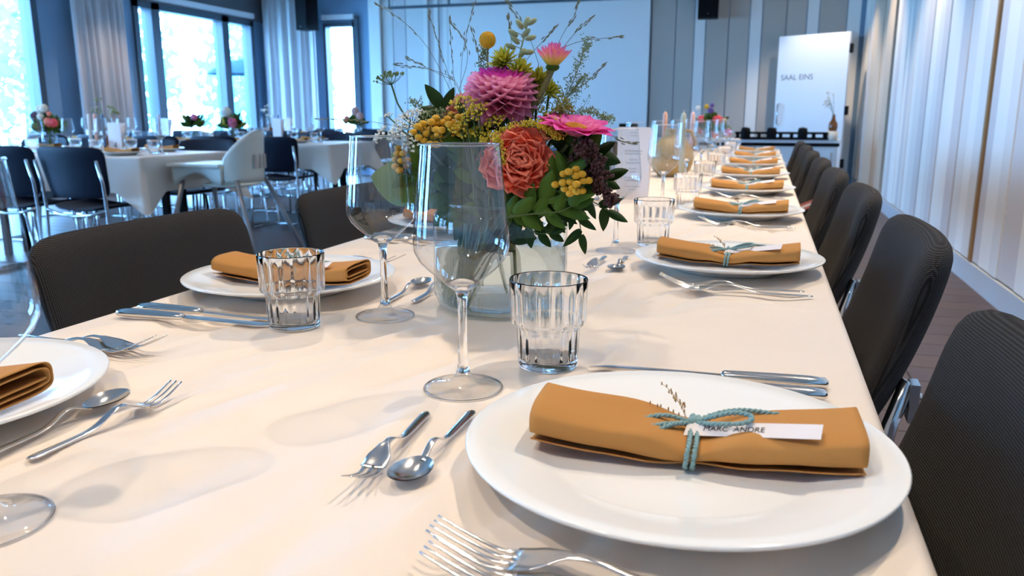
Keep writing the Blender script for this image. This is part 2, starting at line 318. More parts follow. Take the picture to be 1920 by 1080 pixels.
# right wall: sliding partition boards
wr = struct(MB().box((RX, FY, 0), (RX + .15, BY, CZ)).obj('wall_right', 'joint', smooth=False))
def rpan(y0, y1, m, t=.03): MB().box((RX - t, y0 + .003, .14), (RX, y1 - .003, CZ)).obj('board', m, wr, False)
yy = BY - .02
for w, m, t in ((.5, 'wwhite', .05), (.22, 'wpale', .03), (.28, 'wlilac', .03), (.95, 'wbeige', .04), (.30, 'wbeige', .03), (.18, 'wwhite', .03), (.5, 'wbeige', .05)): rpan(yy - w, yy, m, t); yy -= w
yy -= .07; k = 0; rs = random.Random(3)
seq = ('wpale', 'wlilac', 'wwhite', 'wwhite', 'wlilac', 'wpale', 'wwhite', 'wpale', 'wlilac', 'wwhite')
while yy > FY + .4:
    if abs(yy - 5.42) < .005: rpan(yy - .05, yy, 'wbrown', .045); yy -= .055; continue
    w = rs.choice((.16, .24, .32, .2)); w = yy - 5.42 if yy > 5.43 and yy - w < 5.52 else w
    rpan(yy - w, yy, seq[k % 10], .03 + .004 * (k % 3)); yy -= w; k += 1
struct(MB().box((RX - .045, FY, 0), (RX - .02, BY, .13)).obj('baseboard_right', 'base', smooth=False))
struct(MB().box((LX - .2, FY - .15, 0), (RX + .15, FY, CZ)).obj('wall_front', 'wpale', smooth=False))
# curtains
def curtain(p0, p1, axis, lab, nf, amp=.06, name='curtain'):
    def fn(u, v):
        z = .03 + v * (CZ - .05 if axis == 'y' else CZ - .05); s = p0 + (p1 - p0) * u
        d = amp * (math.sin(u * nf * 2 * PI) + .35 * math.sin(u * nf * 4.7 * PI + 1)) * (1 - .35 * v)
        return (LX + .18 + d, s, z) if axis == 'y' else (s, BY - .2 + d, z)
    b = MB().grid(fn, 110, 6); o = b.obj(name, 'curtain'); md = o.modifiers.new('thickness', 'SOLIDIFY'); md.thickness = .004
    return tag(o, lab, 'curtain')
curtain(8.22, 9.12, 'y', 'pale floor-length curtain gathered between the wide window bays', 7)
curtain(3.6, 4.5, 'y', 'pale floor-length curtain on the pier of the second window bay', 6)
curtain(-8.25, -7.25, 'x', 'pale floor-length curtain in the corner behind the wall speaker', 5)
# door leaf standing open
dr = struct(thing('door_1', 'x', 'x')); del dr['label'], dr['category']
p = at(1458, 150, BY - .25); q = at(1589, 150, BY - .75); dr.location = (p.x, p.y, 0); L = math.hypot(q.x - p.x, q.y - p.y); dr.rotation_euler = (0, 0, math.atan2(q.y - p.y, q.x - p.x))
MB().box((0, -.025, .01), (L, .025, 2.07)).obj('door_leaf', 'white', dr, False)
MB().tube([(.07, -.03, .87), (.07, -.075, .88), (.07, -.075, 1.15), (.07, -.03, 1.16)], .012).obj('door_handle', 'chrome', dr)
for z in (.3, 1.0, 1.8): MB().box((L, -.02, z), (L + .03, .04, z + .12)).obj('hinge', 'black', dr, False)
text_obj('lettering', 'SAAL EINS', .105, dr, Matrix.Translation((.30, -.0265, 1.51)) @ Matrix.Rotation(PI / 2, 4, 'X'), 'lintel')
# loudspeakers
def speaker(c, w, h, d, rz, lab):
    t = thing('loudspeaker', lab, 'speaker', c, rz, None)
    MB().box((-w / 2, -d / 2, -h / 2), (w / 2, d / 2, h / 2)).obj('cabinet', 'black', t, False)
    MB().box((-w / 2 + .015, -d / 2 - .012, -h / 2 + .015), (w / 2 - .015, -d / 2, h / 2 - .015)).obj('grille', 'black', t, False)
    MB().tube([(0, d / 2, 0), (0, d / 2 + .1, 0)], .02).obj('bracket', 'black', t)
    MB().lathe([(0, 0), (.012, 0), (.012, .004), (0, .004)], 12, (0, -d / 2 - .016, -h / 2 + .05)).obj('badge', 'chrome', t)
c = at(575, 28, BY - .45); speaker((c.x, c.y, c.z + .02), .27, .52, .24, -.25, 'black wall loudspeaker in front of the corner curtain')
c = at(1329, 0, BY - .3); speaker((c.x, c.y, c.z + .0), .28, .5, .24, .05, 'black wall loudspeaker on the grey striped panels')
# ================================================================== OUTSIDE
struct(MB().box((-45, -25, -.3), (LX - .2, 45, -.1)).obj('terrace', 'lawn', smooth=False)); struct(MB().box((LX - .2, BY + .2, -.3), (30, 45, -.1)).obj('terrace_beyond', 'lawn', smooth=False))
def leafcloud(c, r, n, rs, ls=.13):
    b = MB()
    for _ in range(n):
        d = Vector((rs.gauss(0, 1), rs.gauss(0, 1), rs.gauss(0, 1))).normalized() * (rs.random() ** .4); p = Vector(c) + Vector((d.x * r[0], d.y * r[1], d.z * r[2]))
        a = Vector((rs.gauss(0, 1), rs.gauss(0, 1), rs.gauss(0, 1))).normalized(); e = a.orthogonal().normalized()
        s = ls * (.6 + .8 * rs.random()); b.add([p - a * s, p + e * s * .5, p + a * s, p - e * s * .5], [(0, 1, 2, 3)])
    return b
rs = random.Random(11)
TREES = [(-17, 7, 4.5), (-19, 12, 5), (-16, 16, 4.2), (-21, 19, 5.5), (-15, 21.5, 4), (-24, 27, 6), (-17, 2, 4.8), (-18, 28, 5)]
words = ('opposite the second window bay', 'left of the parasol', 'behind the parasol', 'tallest behind the corner bay', 'seen through the narrow back window', 'farthest beyond the narrow window', 'opposite the third window bay', 'right of the narrow window view')
for (x, y, h), w in zip(TREES, words):
    t = thing('garden_tree', 'sunlit leafy garden tree outside, ' + w, 'tree', (x, y, -.1), 0, 'garden trees outside the windows')
    MB().tube([(0, 0, 0), (.1, .05, h * .35), (0, .1, h * .7)], [.16, .12, .05]).obj('trunk', 'trunk', t)
    leafcloud((0, 0, h * .52), (2.3, 2.3, h * .46), 800, rs, .17).obj('crown', 'leafout', t, False)
c = atx(462, 140, -13.0); t = thing('garden_parasol', 'dark open parasol standing on the terrace outside the corner bay', 'parasol', (c.x, c.y, -.1))
z = c.z + .1; b = MB().lathe([(.0, z + .42), (.45, z + .33), (.85, z + .12), (1.0, z)], 16); b.obj('canopy', 'parasol', t); MB().tube([(0, 0, 0), (0, 0, z + .4)], .03).obj('pole', 'frame', t)
# ================================================================== TABLES
RY = [.552, 1.36, 2.08, 2.74, 3.42, 4.16, 4.94, 5.72]; LY = [.455, 1.01, 1.68, 2.36, 3.06, 3.76, 4.5, 5.25, 5.95]
FLAT = [(-.047, y, .085) for y in RY] + [(-.655, y, .085) for y in LY] + [(-.255, y + .115, .03) for y in RY] + [(-.447, y - .115, .03) for y in LY] + [(-.197, y + .205, .025) for y in RY] + [(-.528, y - .195, .025) for y in LY] + [(-.322, .985, .075)]
def cloth_h(x, y):
    w = noise.noise(Vector((x * 3 + 5, y * 2.2, 0))) * .12
    a = noise.noise(Vector(((x - .22 * y + w) * 17, y * 3.1, 3.3))); c = noise.noise(Vector(((x - .35 * y + w) * 34 + 9, y * 6, 7.7)))
    d = noise.noise(Vector((x * 6, y * 5, 1.7)))
    k = 1.0
    for cx, cy, rr in FLAT:
        dd = math.hypot(x - cx, y - cy)
        if dd < rr + .06: k = min(k, max(0, (dd - rr) / .06))
    k = min(k, max(.0, (min(x - TX0, TX1 - x) + .004) / .06)); k = k * k * (3 - 2 * k)
    e = (1 - abs(noise.noise(Vector(((x - .30 * y + w) * 8 + 2, y * 1.6, 11.1))))) ** 7; g = (1 - abs(noise.noise(Vector(((x - .55 * y + 2 * w) * 11 + 4, y * 2.6, 5.2))))) ** 9
    return (.0070 * a + .0040 * c + .0030 * d + .0062 * e + .0042 * g - .004) * k + .0022 * (1 - k)
def steps(a, b, f):
    out = [a]
    while out[-1] < b - 1e-6: out.append(min(b, out[-1] + f(out[-1])))
    return out
def tablecloth(name, x0, x1, y0, y1, drop, xs, ys, wr, folds, lab, cat='tablecloth', group=None):
    b = MB(); nx, ny = len(xs), len(ys); z = TZ; R = .012
    vs_ = [(x, y, z - .0025 + (wr(x, y) if wr else 0)) for y in ys for x in xs]
    b.add(vs_, [(j * nx + i, j * nx + i + 1, (j + 1) * nx + i + 1, (j + 1) * nx + i) for j in range(ny - 1) for i in range(nx - 1)])
    ring = [(i, 0) for i in range(nx)] + [(nx - 1, j) for j in range(1, ny)] + [(i, ny - 1) for i in range(nx - 2, -1, -1)] + [(0, j) for j in range(ny - 2, 0, -1)]
    n = len(ring); rows = [(.004, -.001), (.009, -.005), (R, -.014)] + [(R, -.014 - (drop) * k / 7) for k in range(1, 8)]
    vs2 = []; per = 0; prev = None
    for i, j in ring:
        x, y = xs[i], ys[j]
        if prev: per += math.hypot(x - prev[0], y - prev[1])
        prev = (x, y); ox = -1 if i == 0 else (1 if i == nx - 1 else 0); oy = -1 if j == 0 else (1 if j == ny - 1 else 0)
        dd, cx, cy = min((math.hypot(x - cx, y - cy), cx, cy) for cx in (x0, x1) for cy in (y0, y1)); cf = max(0, 1 - dd / .17)
        zz = z - .0025 + (wr(x, y) if wr else 0)
        for k, (o, dz) in enumerate(rows):
            f = max(0, (k - 3) / 6); wv = folds * f * (math.sin(per * 9.0) + .5 * math.sin(per * 21 + 1)) * (1 - cf)
            out = o + wv + f * .015; low = dz * (1 + .55 * cf) if k > 2 else dz; g = cf * f * .085
            tx = ty = 0
            tx, ty = ox * out + math.copysign(g, cx - (x0 + x1) / 2), oy * out + math.copysign(g, cy - (y0 + y1) / 2)
            vs2.append((x + tx, y + ty, zz + low))
    m = len(rows); base = [j * nx + i for i, j in ring]
    o0 = len(b.v); b.v += vs2
    for a in range(n):
        c = (a + 1) % n; b.f.append((base[a], base[c], o0 + c * m, o0 + a * m))
        for k in range(m - 1): b.f.append((o0 + a * m + k, o0 + c * m + k, o0 + c * m + k + 1, o0 + a * m + k + 1))
    return tag(b.obj(name, 'cloth'), lab, cat, group)
def trestle(x0, x1, y0, y1, lab, along):
    t = thing('banquet_table', lab, 'table', ((x0 + x1) / 2, (y0 + y1) / 2, 0)); hx, hy = (x1 - x0) / 2 - .012, (y1 - y0) / 2 - .012
    MB().box((-hx, -hy, TZ - .06), (hx, hy, TZ - (.028 if along == 'y' else .006))).obj('tabletop', 'black', t, False)
    n = 4 if along == 'y' else 3
    for i in range(n):
        f = -.92 + 1.84 * i / (n - 1)
        for s in (-1, 1):
            x, y = (s * .06, f * hy) if along == 'y' else (f * hx, s * .08)
            MB().box((x - .02, y - .02, 0), (x + .02, y + .02, TZ - .06)).obj('leg', 'black', t, False)
    return t
TX0, TX1, TY0, TY1 = -.79, .10, -.32, 6.45
trestle(TX0, TX1, TY0, TY1, 'long dark banquet table under the cream cloth carrying the big bouquet', 'y')
tablecloth('tablecloth', TX0, TX1, TY0, TY1, .24, steps(TX0, TX1, lambda x: .0085), steps(TY0, TY1, lambda y: .008 if y < 1.7 else .03), cloth_h, .010, 'creased cream linen tablecloth under the big bouquet and long row of plates')
SIDE = [(-6.8, -3.66, 4.08, 4.93, 'the numbered table'), (-7.2, -3.70, 6.42, 7.27, 'the middle table'), (-7.2, -3.9, 8.75, 9.6, 'the last side table')]
for k, (x0, x1, y0, y1, nm) in enumerate(SIDE):
    trestle(x0, x1, y0, y1, 'dark banquet table under cloth, ' + nm, 'x')
    tablecloth('tablecloth', x0, x1, y0, y1, .21, steps(x0, x1, lambda x: .02 if x1 - x < .24 or x - x0 < .24 else .04), steps(y0, y1, lambda y: .02), None, .014, 'cream tablecloth with hanging corner points on ' + nm)
# ================================================================== CHAIRS
def make_chair():
    t = thing('padded_chair', 'x', 'chair')
    def back(x, y, d):
        v = (y + .14) / .28; yb = -.172 - .088 * v - .010 * math.sin(v * PI) + .03 * (x / .235) ** 2 * (1 - .2 * v); return (x * (1 + .03 * v), yb + d, .685 + y)
    MB().pillow(.235, .145, .050, back, 88, 10, 9, 10).obj('backrest', 'seat', t)
    MB().pillow(.235, .22, .07, lambda x, y, d: (x, y + .02, .445 + d + .02 * (y / .22) ** 2), 56, 7, 5, 8).obj('seat', 'seat', t)
    for s in (-1, 1):
        MB().tube([(s * .205, -.17, .42), (s * .205, -.195, .50), (s * .205, -.205, .575), (s * .205, -.222, .64)], .011).obj('back_upright', 'chrome', t)
        p = MB().box((s * .205 - .016, -.236, .585), (s * .205 + .016, -.224, .64)).obj('bracket', 'chrome', t, False); MB().ball((s * .205, -.237, .62), .006).obj('screw', 'steel', p)
        MB().tube([(s * .2, .2, .415), (s * .215, .225, .2), (s * .22, .235, .0)], .011).obj('leg', 'chrome', t)
        MB().tube([(s * .205, -.17, .42), (s * .215, -.2, .2), (s * .22, -.225, .0)], .011).obj('leg', 'chrome', t)
        MB().tube([(s * .2, .2, .412), (s * .205, -.17, .412)], .01).obj('seat_rail', 'chrome', t)
    return t
ORD = ('first', 'second', 'third', 'fourth', 'fifth', 'sixth', 'seventh', 'eighth')
RD = ['at the setting with the readable name tag'] + ['at the %s setting past the vase, striped-wall side' % o for o in ORD[:7]]
LD = ['at the setting opposite the readable name tag', 'at the window-side setting level with the vase'] + ['at the %s window-side setting past the vase' % o for o in ORD[:7]]
ch = make_chair(); used = False
for side, ys, ds in (('R', RY, RD), ('L', LY, LD)):
    for i, y in enumerate(ys):
        jx = random.uniform(-.012, .012); rz = (PI / 2 if side == 'R' else -PI / 2) + random.uniform(-.03, .03)
        loc = ((-.035 if i == 0 else -.010) + jx, y + (.06 if i == 0 else .02), 0) if side == 'R' else (-.735 + jx, y + .075, 0)
        lab = 'dark woven padded chair ' + ds[i]
        if not used: ch.location = loc; ch.rotation_euler = (0, 0, rz); ch['label'] = lab; ch['group'] = 'padded chairs along the long table'; used = True
        else: dup(ch, loc, rz, lab)
t = thing('red_strap', 'narrow red and white band looped round the side of a dark chair back', 'strap', (0, 0, 0))
SP = smooth([(.128, 3.30, .640), (.128, 3.192, .652), (.212, 3.192, .690), (.215, 3.30, .700)], 2)
for nm_, m_, z0, z1, of in (('band', mat('strap_red', (.50, .14, .10), .7), -.014, .014, 0), ('stripe', 'paper', -.004, .004, .0012)):
    b = MB(); n = len(SP); b.add([(p.x, p.y - of, p.z + z) for z in (z0, z1) for p in SP], [(i, i + 1, n + i + 1, n + i) for i in range(n - 1)]); b.obj(nm_, m_, t)
def make_navy():
    t = thing('shell_chair', 'x', 'chair')
    def back(x, y, d):
        v = (y + .16) / .32; return (x * (.86 + .14 * v), -.20 - .06 * v + .05 * (x / .25) ** 2 + d, .665 + y)
    MB().pillow(.255, .155, .022, back, 48, 6, 8, 8).obj('backrest', 'navy', t)
    MB().pillow(.22, .21, .025, lambda x, y, d: (x, y + .01, .45 + d + .03 * (x / .22) ** 2 - .012), 40, 5, 5, 8).obj('seat', 'navy', t)
    for s in (-1, 1):
        MB().tube([(s * .225, -.245, .74), (s * .225, -.21, .6), (s * .225, -.2, .44), (s * .23, -.21, .2), (s * .235, -.23, .012), (s * .235, -.1, .012), (s * .235, .22, .012), (s * .225, .19, .3), (s * .21, .17, .43)], .010).obj('side_frame', 'chrome', t)
    MB().tube([(-.225, -.2, .44), (-.12, -.215, .415), (0, -.22, .405), (.12, -.215, .415), (.225, -.2, .44)], .010).obj('seat_bar', 'chrome', t)
    MB().tube([(-.235, .1, .012), (.235, .1, .012)], .008).obj('stretcher', 'chrome', t)
    return t
nv = None
def navy(x, y, rz, k, side, i):
    global nv
    lab = 'navy shell chair facing %s screen, %s from aisle, at %s' % ('the' if side == 0 else 'away from the', ORD[i], SIDE[k][4])
    if nv is None: nv = make_navy(); nv.location = (x, y, 0); nv.rotation_euler = (0, 0, rz); nv['label'] = lab; nv['group'] = 'chairs at side table 1 front'
    else: dup(nv, (x, y, 0), rz, lab, 'chairs at side table %d %s' % (k + 1, 'front' if side == 0 else 'rear'))
rs = random.Random(5)
for k, (x0, x1, y0, y1, nm) in enumerate(SIDE):
    xs = {0: (-3.94, -4.47, -5.0, -5.53), 1: (-4.12, -4.72, -5.35, -6.0, -6.6), 2: (-4.3, -4.95, -5.6, -6.25, -6.85)}[k]
    for i, x in enumerate(xs): navy(x, y0 - .06, rs.uniform(-.05, .05), k, 0, i)
    for i, x in enumerate(xs): navy(x - .12, y1 + .10, PI + rs.uniform(-.08, .08), k, 1, i)
# ------------------------------------------------------------------ high chair
hc = thing('high_chair', 'cream plastic high chair on splayed grey legs at a table end', 'high chair', (-3.25, 4.42, 0), 0)
def arch(u, v):   # curved back with arms: sweeps round the seat
    a = -1.45 + 2.9 * u; r = .175; h = .585 + v * (.10 + .225 * max(0, math.cos(a * 1.02)) ** .7)
    return (.02 + (r + .02 * v) * math.cos(a) * 1.0, (r - .01) * math.sin(a), h)
o = MB().grid(arch, 40, 8).obj('shell', 'plastic', hc); md = o.modifiers.new('wall', 'SOLIDIFY'); md.thickness = .018
MB().box((-.35, -.195, .684), (.03, .195, .702)).obj('tray', 'plastic', hc, False)
for s in (-1, 1):
    def side(u, v, s=s):
        x = -.33 + .37 * u; low = .57 + .075 * math.sin(PI * min(1, max(0, (u - .08) / .8))); return (x, s * .175, low + (.69 - low) * v)
    o = MB().grid(side, 24, 3).obj('side_panel', 'plastic', hc); md = o.modifiers.new('wall', 'SOLIDIFY'); md.thickness = .014
MB().grid(lambda u, v: (-.33, -.175 + .35 * u, .585 + .1 * v), 6, 2).obj('front_panel', 'plastic', hc)
MB().pillow(.16, .155, .03, lambda x, y, d: (x - .02, y, .565 + d), 32, 4, 4, 6).obj('seat', 'plastic', hc)
for sx in (-1, 1):
    for sy in (-1, 1): MB().tube([((-.27 if sx < 0 else .13), sy * .15, .60), ((-.36 if sx < 0 else .36), sy * .29, .0)], .015).obj('leg', 'greytube', hc)
for k in (-1, 0, 1): MB().box((.20, k * .05 - .012, .67), (.207, k * .05 + .012, .76)).obj('slot', 'wgrey', hc, False)
# ================================================================== PLACE SETTINGS
ZT = TZ + .0005
def build_plate():
    pr = [(0, .0035), (.06, .0035), (.082, .0025), (.083, 0), (.088, 0), (.092, .004), (.110, .009), (.135, .0155), (.1515, .0205), (.1525, .0225), (.151, .0235), (.135, .0195), (.112, .0135), (.100, .0105), (.094, .0085), (.088, .007), (.06, .0062), (0, .006)]
    return MB().lathe(pr, 96).mesh('plate', 'china')
plate_me = build_plate()
def wine():
    r = thing('wine_glass', 'x', 'wine glass')
    b = MB().lathe([(.0066, .0935), (.0115, .0965), (.020, .104), (.031, .1135), (.0385, .1215), (.0425, .1295), (.0436, .137), (.0432, .147), (.0415, .165), (.0388, .19), (.0364, .212), (.0352, .2245)], 64).obj('bowl', 'glass', r)
    b = MB().lathe([(.0352 + .0007 * math.cos(a), .2245 + .0007 * math.sin(a)) for a in [i * PI / 4 for i in range(8)]], 64, close=True).obj('rim', 'sglass', r)
    b = MB().lathe([(0, .0002), (.034, 0), (.0368, .0008), (.0368, .0018), (.030, .0032), (.018, .0055), (.0095, .0095), (.0062, .016), (.0, .0162)], 56).obj('foot', 'foot', r)
    b = MB().lathe([(.0362 + .0011 * math.cos(a), .0012 + .0010 * math.sin(a)) for a in [i * PI / 4 for i in range(8)]], 64, close=True).obj('foot_rim', 'sglass', r)
    b = MB().lathe([(0, .0140), (.0062, .0162), (.0048, .025), (.0042, .045), (.0040, .07), (.0046, .086), (.0066, .0935), (.0115, .0965), (.0160, .1008), (.0155, .1012), (.010, .0988), (.004, .0972), (0, .097)], 48).obj('stem', 'sglass', r)
    return r
def tumbler_mesh():
    pr = [(0, .0), (.027, .0), (.0295, .001), (.0303, .004), (.0318, .036), (.0325, .0385), (.0368, .0415), (.0380, .044), (.0388, .07), (.0392, .0815), (.0388, .0826), (.0381, .0815), (.0370, .07), (.0358, .046), (.0345, .0425), (.0305, .0395), (.0296, .036), (.0278, .010), (.024, .0072), (0, .0065)]
    fl = lambda i, a: (.0005 * math.cos(18 * a) if 11 < i < 18 else (-.00025 * math.cos(18 * a) if 3 < i < 10 else 0))
    return MB().lathe([(q, z * 1.1) for q, z in pr], 144, fl=fl).mesh('tumbler', 'tglass')
tum_me = tumbler_mesh()
def fork_mesh(L, nt, w=.0125):
    b = MB(); hz = lambda s: .0025 + .010 * math.exp(-((s - .56 * L) / (.13 * L)) ** 2) + (.55 * max(0, s - .80 * L) ** 1.25 * 1.6)
    def wid(s):
        q = s / L; return .0048 - .0016 * min(1, q / .5) + .0004 if q < .55 else (.0032 + (w - .0032) * min(1, max(0, (q - .58) / .10)) ** 1.4)
    th = .0011
    n = 34; ss = [L * .76 * i / n for i in range(n + 1)]; vs_ = []
    for s in ss:
        ww = wid(s) * (1 if s > .004 else .55 + s / .009); z = hz(s)
        cup = .0012 if s > .6 * L else -.0003
        for k in range(9):
            u = -1 + k / 4; vs_.append((s, u * ww, z + cup * u * u + th * (1 - u ** 4)))
        for k in range(9):
            u = 1 - k / 4; vs_.append((s, u * ww, z + cup * u * u - th * .6 * (1 - u ** 4)))
    m = 18; b.add(vs_, [(i * m + k, i * m + (k + 1) % m, (i + 1) * m + (k + 1) % m, (i + 1) * m + k) for i in range(n) for k in range(m)] + [tuple(range(m)), tuple(range(n * m, (n + 1) * m))])
    for i in range(nt):
        u = -1 + 2 * (i + .5) / nt; pts = []; rr = []
        for j in range(9):
            s = L * (.745 + .255 * j / 8); pts.append((s, u * w * (1 - .06 * j / 8), hz(s) + .0003)); rr.append(w / nt * (.66 - .38 * j / 8))
        b.tube(pts, rr, 8, flat=.55)
    return b.mesh('fork', 'steel')
def spoon_mesh(L):
    b = MB(); bl = .30 * L; w = .0155
    hz = lambda s: .0022 + .009 * math.exp(-((s - .58 * L) / (.11 * L)) ** 2)
    n = 30; e = L - bl + .004; vs_ = []
    for i in range(n + 1):
        s = e * i / n; ww = (.0050 - .0022 * min(1, s / (.5 * L))) * (1 if s > .004 else .55 + s / .009); z = hz(s)
        for k in range(10): a = 2 * PI * k / 10; vs_.append((s, ww * math.cos(a), z + .0011 * math.sin(a)))
    b.add(vs_, [(i * 10 + k, i * 10 + (k + 1) % 10, (i + 1) * 10 + (k + 1) % 10, (i + 1) * 10 + k) for i in range(n) for k in range(10)] + [tuple(range(10))])
    c = L - bl / 2
    def bowl(u, v, o):
        a = 2 * PI * u; r = v; eg = 1 + .12 * math.cos(a); x = c + bl / 2 * r * math.cos(a); y = w * eg * .95 * r * math.sin(a)
        z = .0072 - .0068 * (1 - r ** 2.2) + .0018 * (x - c) / bl; return (x, y, z - o)
    b.grid(lambda u, v: bowl(u, v, 0), 40, 9); b.grid(lambda u, v: bowl(u, v, .0009), 40, 9)
    return b.mesh('spoon', 'steel')
fork_me = fork_mesh(.205, 4); dfork_me = fork_mesh(.152, 3, .0095); spoon_me = spoon_mesh(.150)
def make_knife():
    t = thing('table_knife', 'x', 'knife'); L = .225
    MB().tube([(0, 0, .005), (.003, 0, .005), (.02, 0, .005), (.05, 0, .005), (.085, 0, .005), (.094, 0, .005), (.097, 0, .005)], [.0035, .0075, .0088, .0082, .0070, .0066, .0045], 14, flat=.66).obj('handle', 'steel', t)
    b = MB(); vs_ = []; N = 16
    for i in range(N + 1):
        q = i / N; x = .094 + (L - .094) * q; lo = -.0045 - .0035 * math.sin(min(1, q * 1.3) * PI * .55) + (.011 * max(0, (q - .82) / .18) ** 2); hi = .0048
        z = .0048 - .0018 * q; vs_ += [(x, lo, z - .0002), (x, (lo + hi) / 2, z + .0006), (x, hi, z + .0009), (x, hi, z - .0009), (x, (lo + hi) / 2, z - .0007)]
    b.add(vs_, [(i * 5 + k, i * 5 + (k + 1) % 5, (i + 1) * 5 + (k + 1) % 5, (i + 1) * 5 + k) for i in range(N) for k in range(5)] + [(0, 1, 2, 3, 4), tuple(range(N * 5, N * 5 + 5))]); b.obj('blade', 'steel', t, False)
    return t
# napkin: cloth rolled flat, tied in the middle
NL = .226
def nz(x): return .0105 + .007 * (abs(x) / (NL / 2)) ** 2.2
def pinch(x): return 1 - .42 * math.exp(-(x / .022) ** 2)
def napkin_mesh(seed, turns=2.35):
    rs = random.Random(seed); b = MB(); n = 96; m = 40; th = .0011; vs_ = []
    def sec(a, x):
        k = a / (2 * PI); hw = .0375 - .0035 * k; hh = .0125 - .0042 * k; c, q = math.cos(a - 2.4), math.sin(a - 2.4); e = .55
        px = hw * math.copysign(abs(c) ** e, c); pz = hh * math.copysign(abs(q) ** e, q); f = pinch(x)
        g = 1 + .22 * abs(x) / (NL / 2); wr = .0012 * math.sin(x * 95 + a * 2 + seed) * math.exp(-(x / .06) ** 2) + .0006 * math.sin(x * 40 + a * 3)
        return Vector((x, px * (1 - .10 * math.exp(-(x / .02) ** 2)) + .0015 * math.sin(x * 22 + seed), pz * f * g + wr + nz(x) + .0125 * f * g))
    cols = []
    for j in range(m + 1):
        x = -NL / 2 + NL * j / m; line = [sec(2 * PI * turns * i / n, x) for i in range(n + 1)]; outer = []; inner = []
        for i, p in enumerate(line):
            t = line[min(i + 1, n)] - line[max(i - 1, 0)]; nrm = Vector((0, -t.z, t.y)); nrm = nrm.normalized() * th / 2 if nrm.length > 1e-9 else Vector((0, 0, th / 2)); outer.append(p + nrm); inner.append(p - nrm)
        cols.append(outer + inner[::-1])
    mm = 2 * (n + 1)
    for c in cols: vs_ += c
    fs = [(j * mm + k, j * mm + (k + 1) % mm, (j + 1) * mm + (k + 1) % mm, (j + 1) * mm + k) for j in range(m) for k in range(mm)]
    for j in (0, m): fs += [(j * mm + k, j * mm + k + 1, j * mm + mm - 2 - k, j * mm + mm - 1 - k) for k in range(n)]
    b.add(vs_, fs); return b.mesh('napkin', 'napkin')
def strand(b, pts, r=.0017, tw=210):
    # two-ply twine: two thin strands wound about the path
    P = []; d = 0
    fine = []
    for i in range(len(pts) - 1):
        a, c = Vector(pts[i]), Vector(pts[i + 1]); k = max(1, int((c - a).length / .0012)); fine += [a.lerp(c, q / k) for q in range(k)]
    fine.append(Vector(pts[-1]))
    for ph in (0, PI):
        out = []; d = 0; ref = Vector((0, 0, 1))
        for i, p in enumerate(fine):
            t = (fine[min(i + 1, len(fine) - 1)] - fine[max(i - 1, 0)]).normalized(); u = t.cross(ref)
            if u.length < .2: u = t.cross(Vector((0, 1, .3)))
            u.normalize(); w = u.cross(t)
            if i: d += (p - fine[i - 1]).length
            out.append(p + (u * math.cos(d * tw * 4 + ph) + w * math.sin(d * tw * 4 + ph)) * r * .55)
        b.tube(out, r * .72, 5)
def twine_mesh():
    b = MB(); f = pinch(0); zt = nz(0) + .025 * f + .002
    for dx in (-.0022, .0026):
        pts = [(dx + .0012 * math.sin(a), -.0375 * .93 * math.copysign(abs(math.cos(a)) ** .5, math.cos(a)), nz(0) + .0125 * f + (.0125 * f + .0022) * math.copysign(abs(math.sin(a)) ** .6, math.sin(a))) for a in [2 * PI * i / 36 for i in range(37)]]
        strand(b, pts)
    z = zt + .003; y = .004
    strand(b, smooth([(0, y, z), (-.018, y + .003, z + .004), (-.036, y - .004, z + .002), (-.045, y - .018, z - .001), (-.040, y - .024, z - .001), (-.022, y - .012, z + .002), (0, y, z)]))
    strand(b, smooth([(0, y, z), (.014, y - .004, z + .008), (.030, y - .006, z + .014), (.0425, y - .012, z + .014), (.036, y - .021, z + .011), (.018, y - .016, z + .007), (0, y, z)]))
    strand(b, smooth([(0, y, z), (-.012, y - .008, z + .002), (-.024, y - .020, z), (-.029, y - .027, z - .002)])); strand(b, smooth([(0, y, z), (.014, y + .007, z + .006), (.034, y + .014, z + .009), (.060, y + .012, z + .008)]))
    b.ball((0, y, z + .001), .0042, 8, 6); b.tube([(-.003, y + .006, z - .002), (.0, y + .003, z + .005), (.004, y - .004, z + .001)], .0018, 6)
    return b.mesh('twine', 'twine')
def sprig_mesh():
    b = MB(); rs = random.Random(2); o = Vector((-.004, .008, nz(0) + .028 * pinch(0)))
    for k, (dx, dy, dz) in enumerate(((-.022, .030, .020), (-.010, .026, .012), (-.016, .018, .018), (-.03, .016, .008))):
        e = o + Vector((dx, dy, dz)); pts = bez(o, o + Vector((dx * .3, dy * .6, dz * .8)), e, 8); b.tube(pts, .00022, 4)
        for j in (3, 4, 5, 6, 7, 8): p = pts[j] + Vector((rs.uniform(-.002, .002), rs.uniform(-.002, .002), .0005)); b.ball(p, .0011, 5, 4, (.6, .8, 1.5))
    return b.mesh('sprig', 'straw')
nap_me = [napkin_mesh(1), napkin_mesh(4), napkin_mesh(8)]; tw_me = twine_mesh(); sp_me = sprig_mesh()
def tag_mesh():
    return MB().grid(lambda u, v: (-.006 + .094 * u, -.006 + .0135 * (v - .5), .0), 10, 1).mesh('name_tag', 'paper', False)
tg_me = tag_mesh()
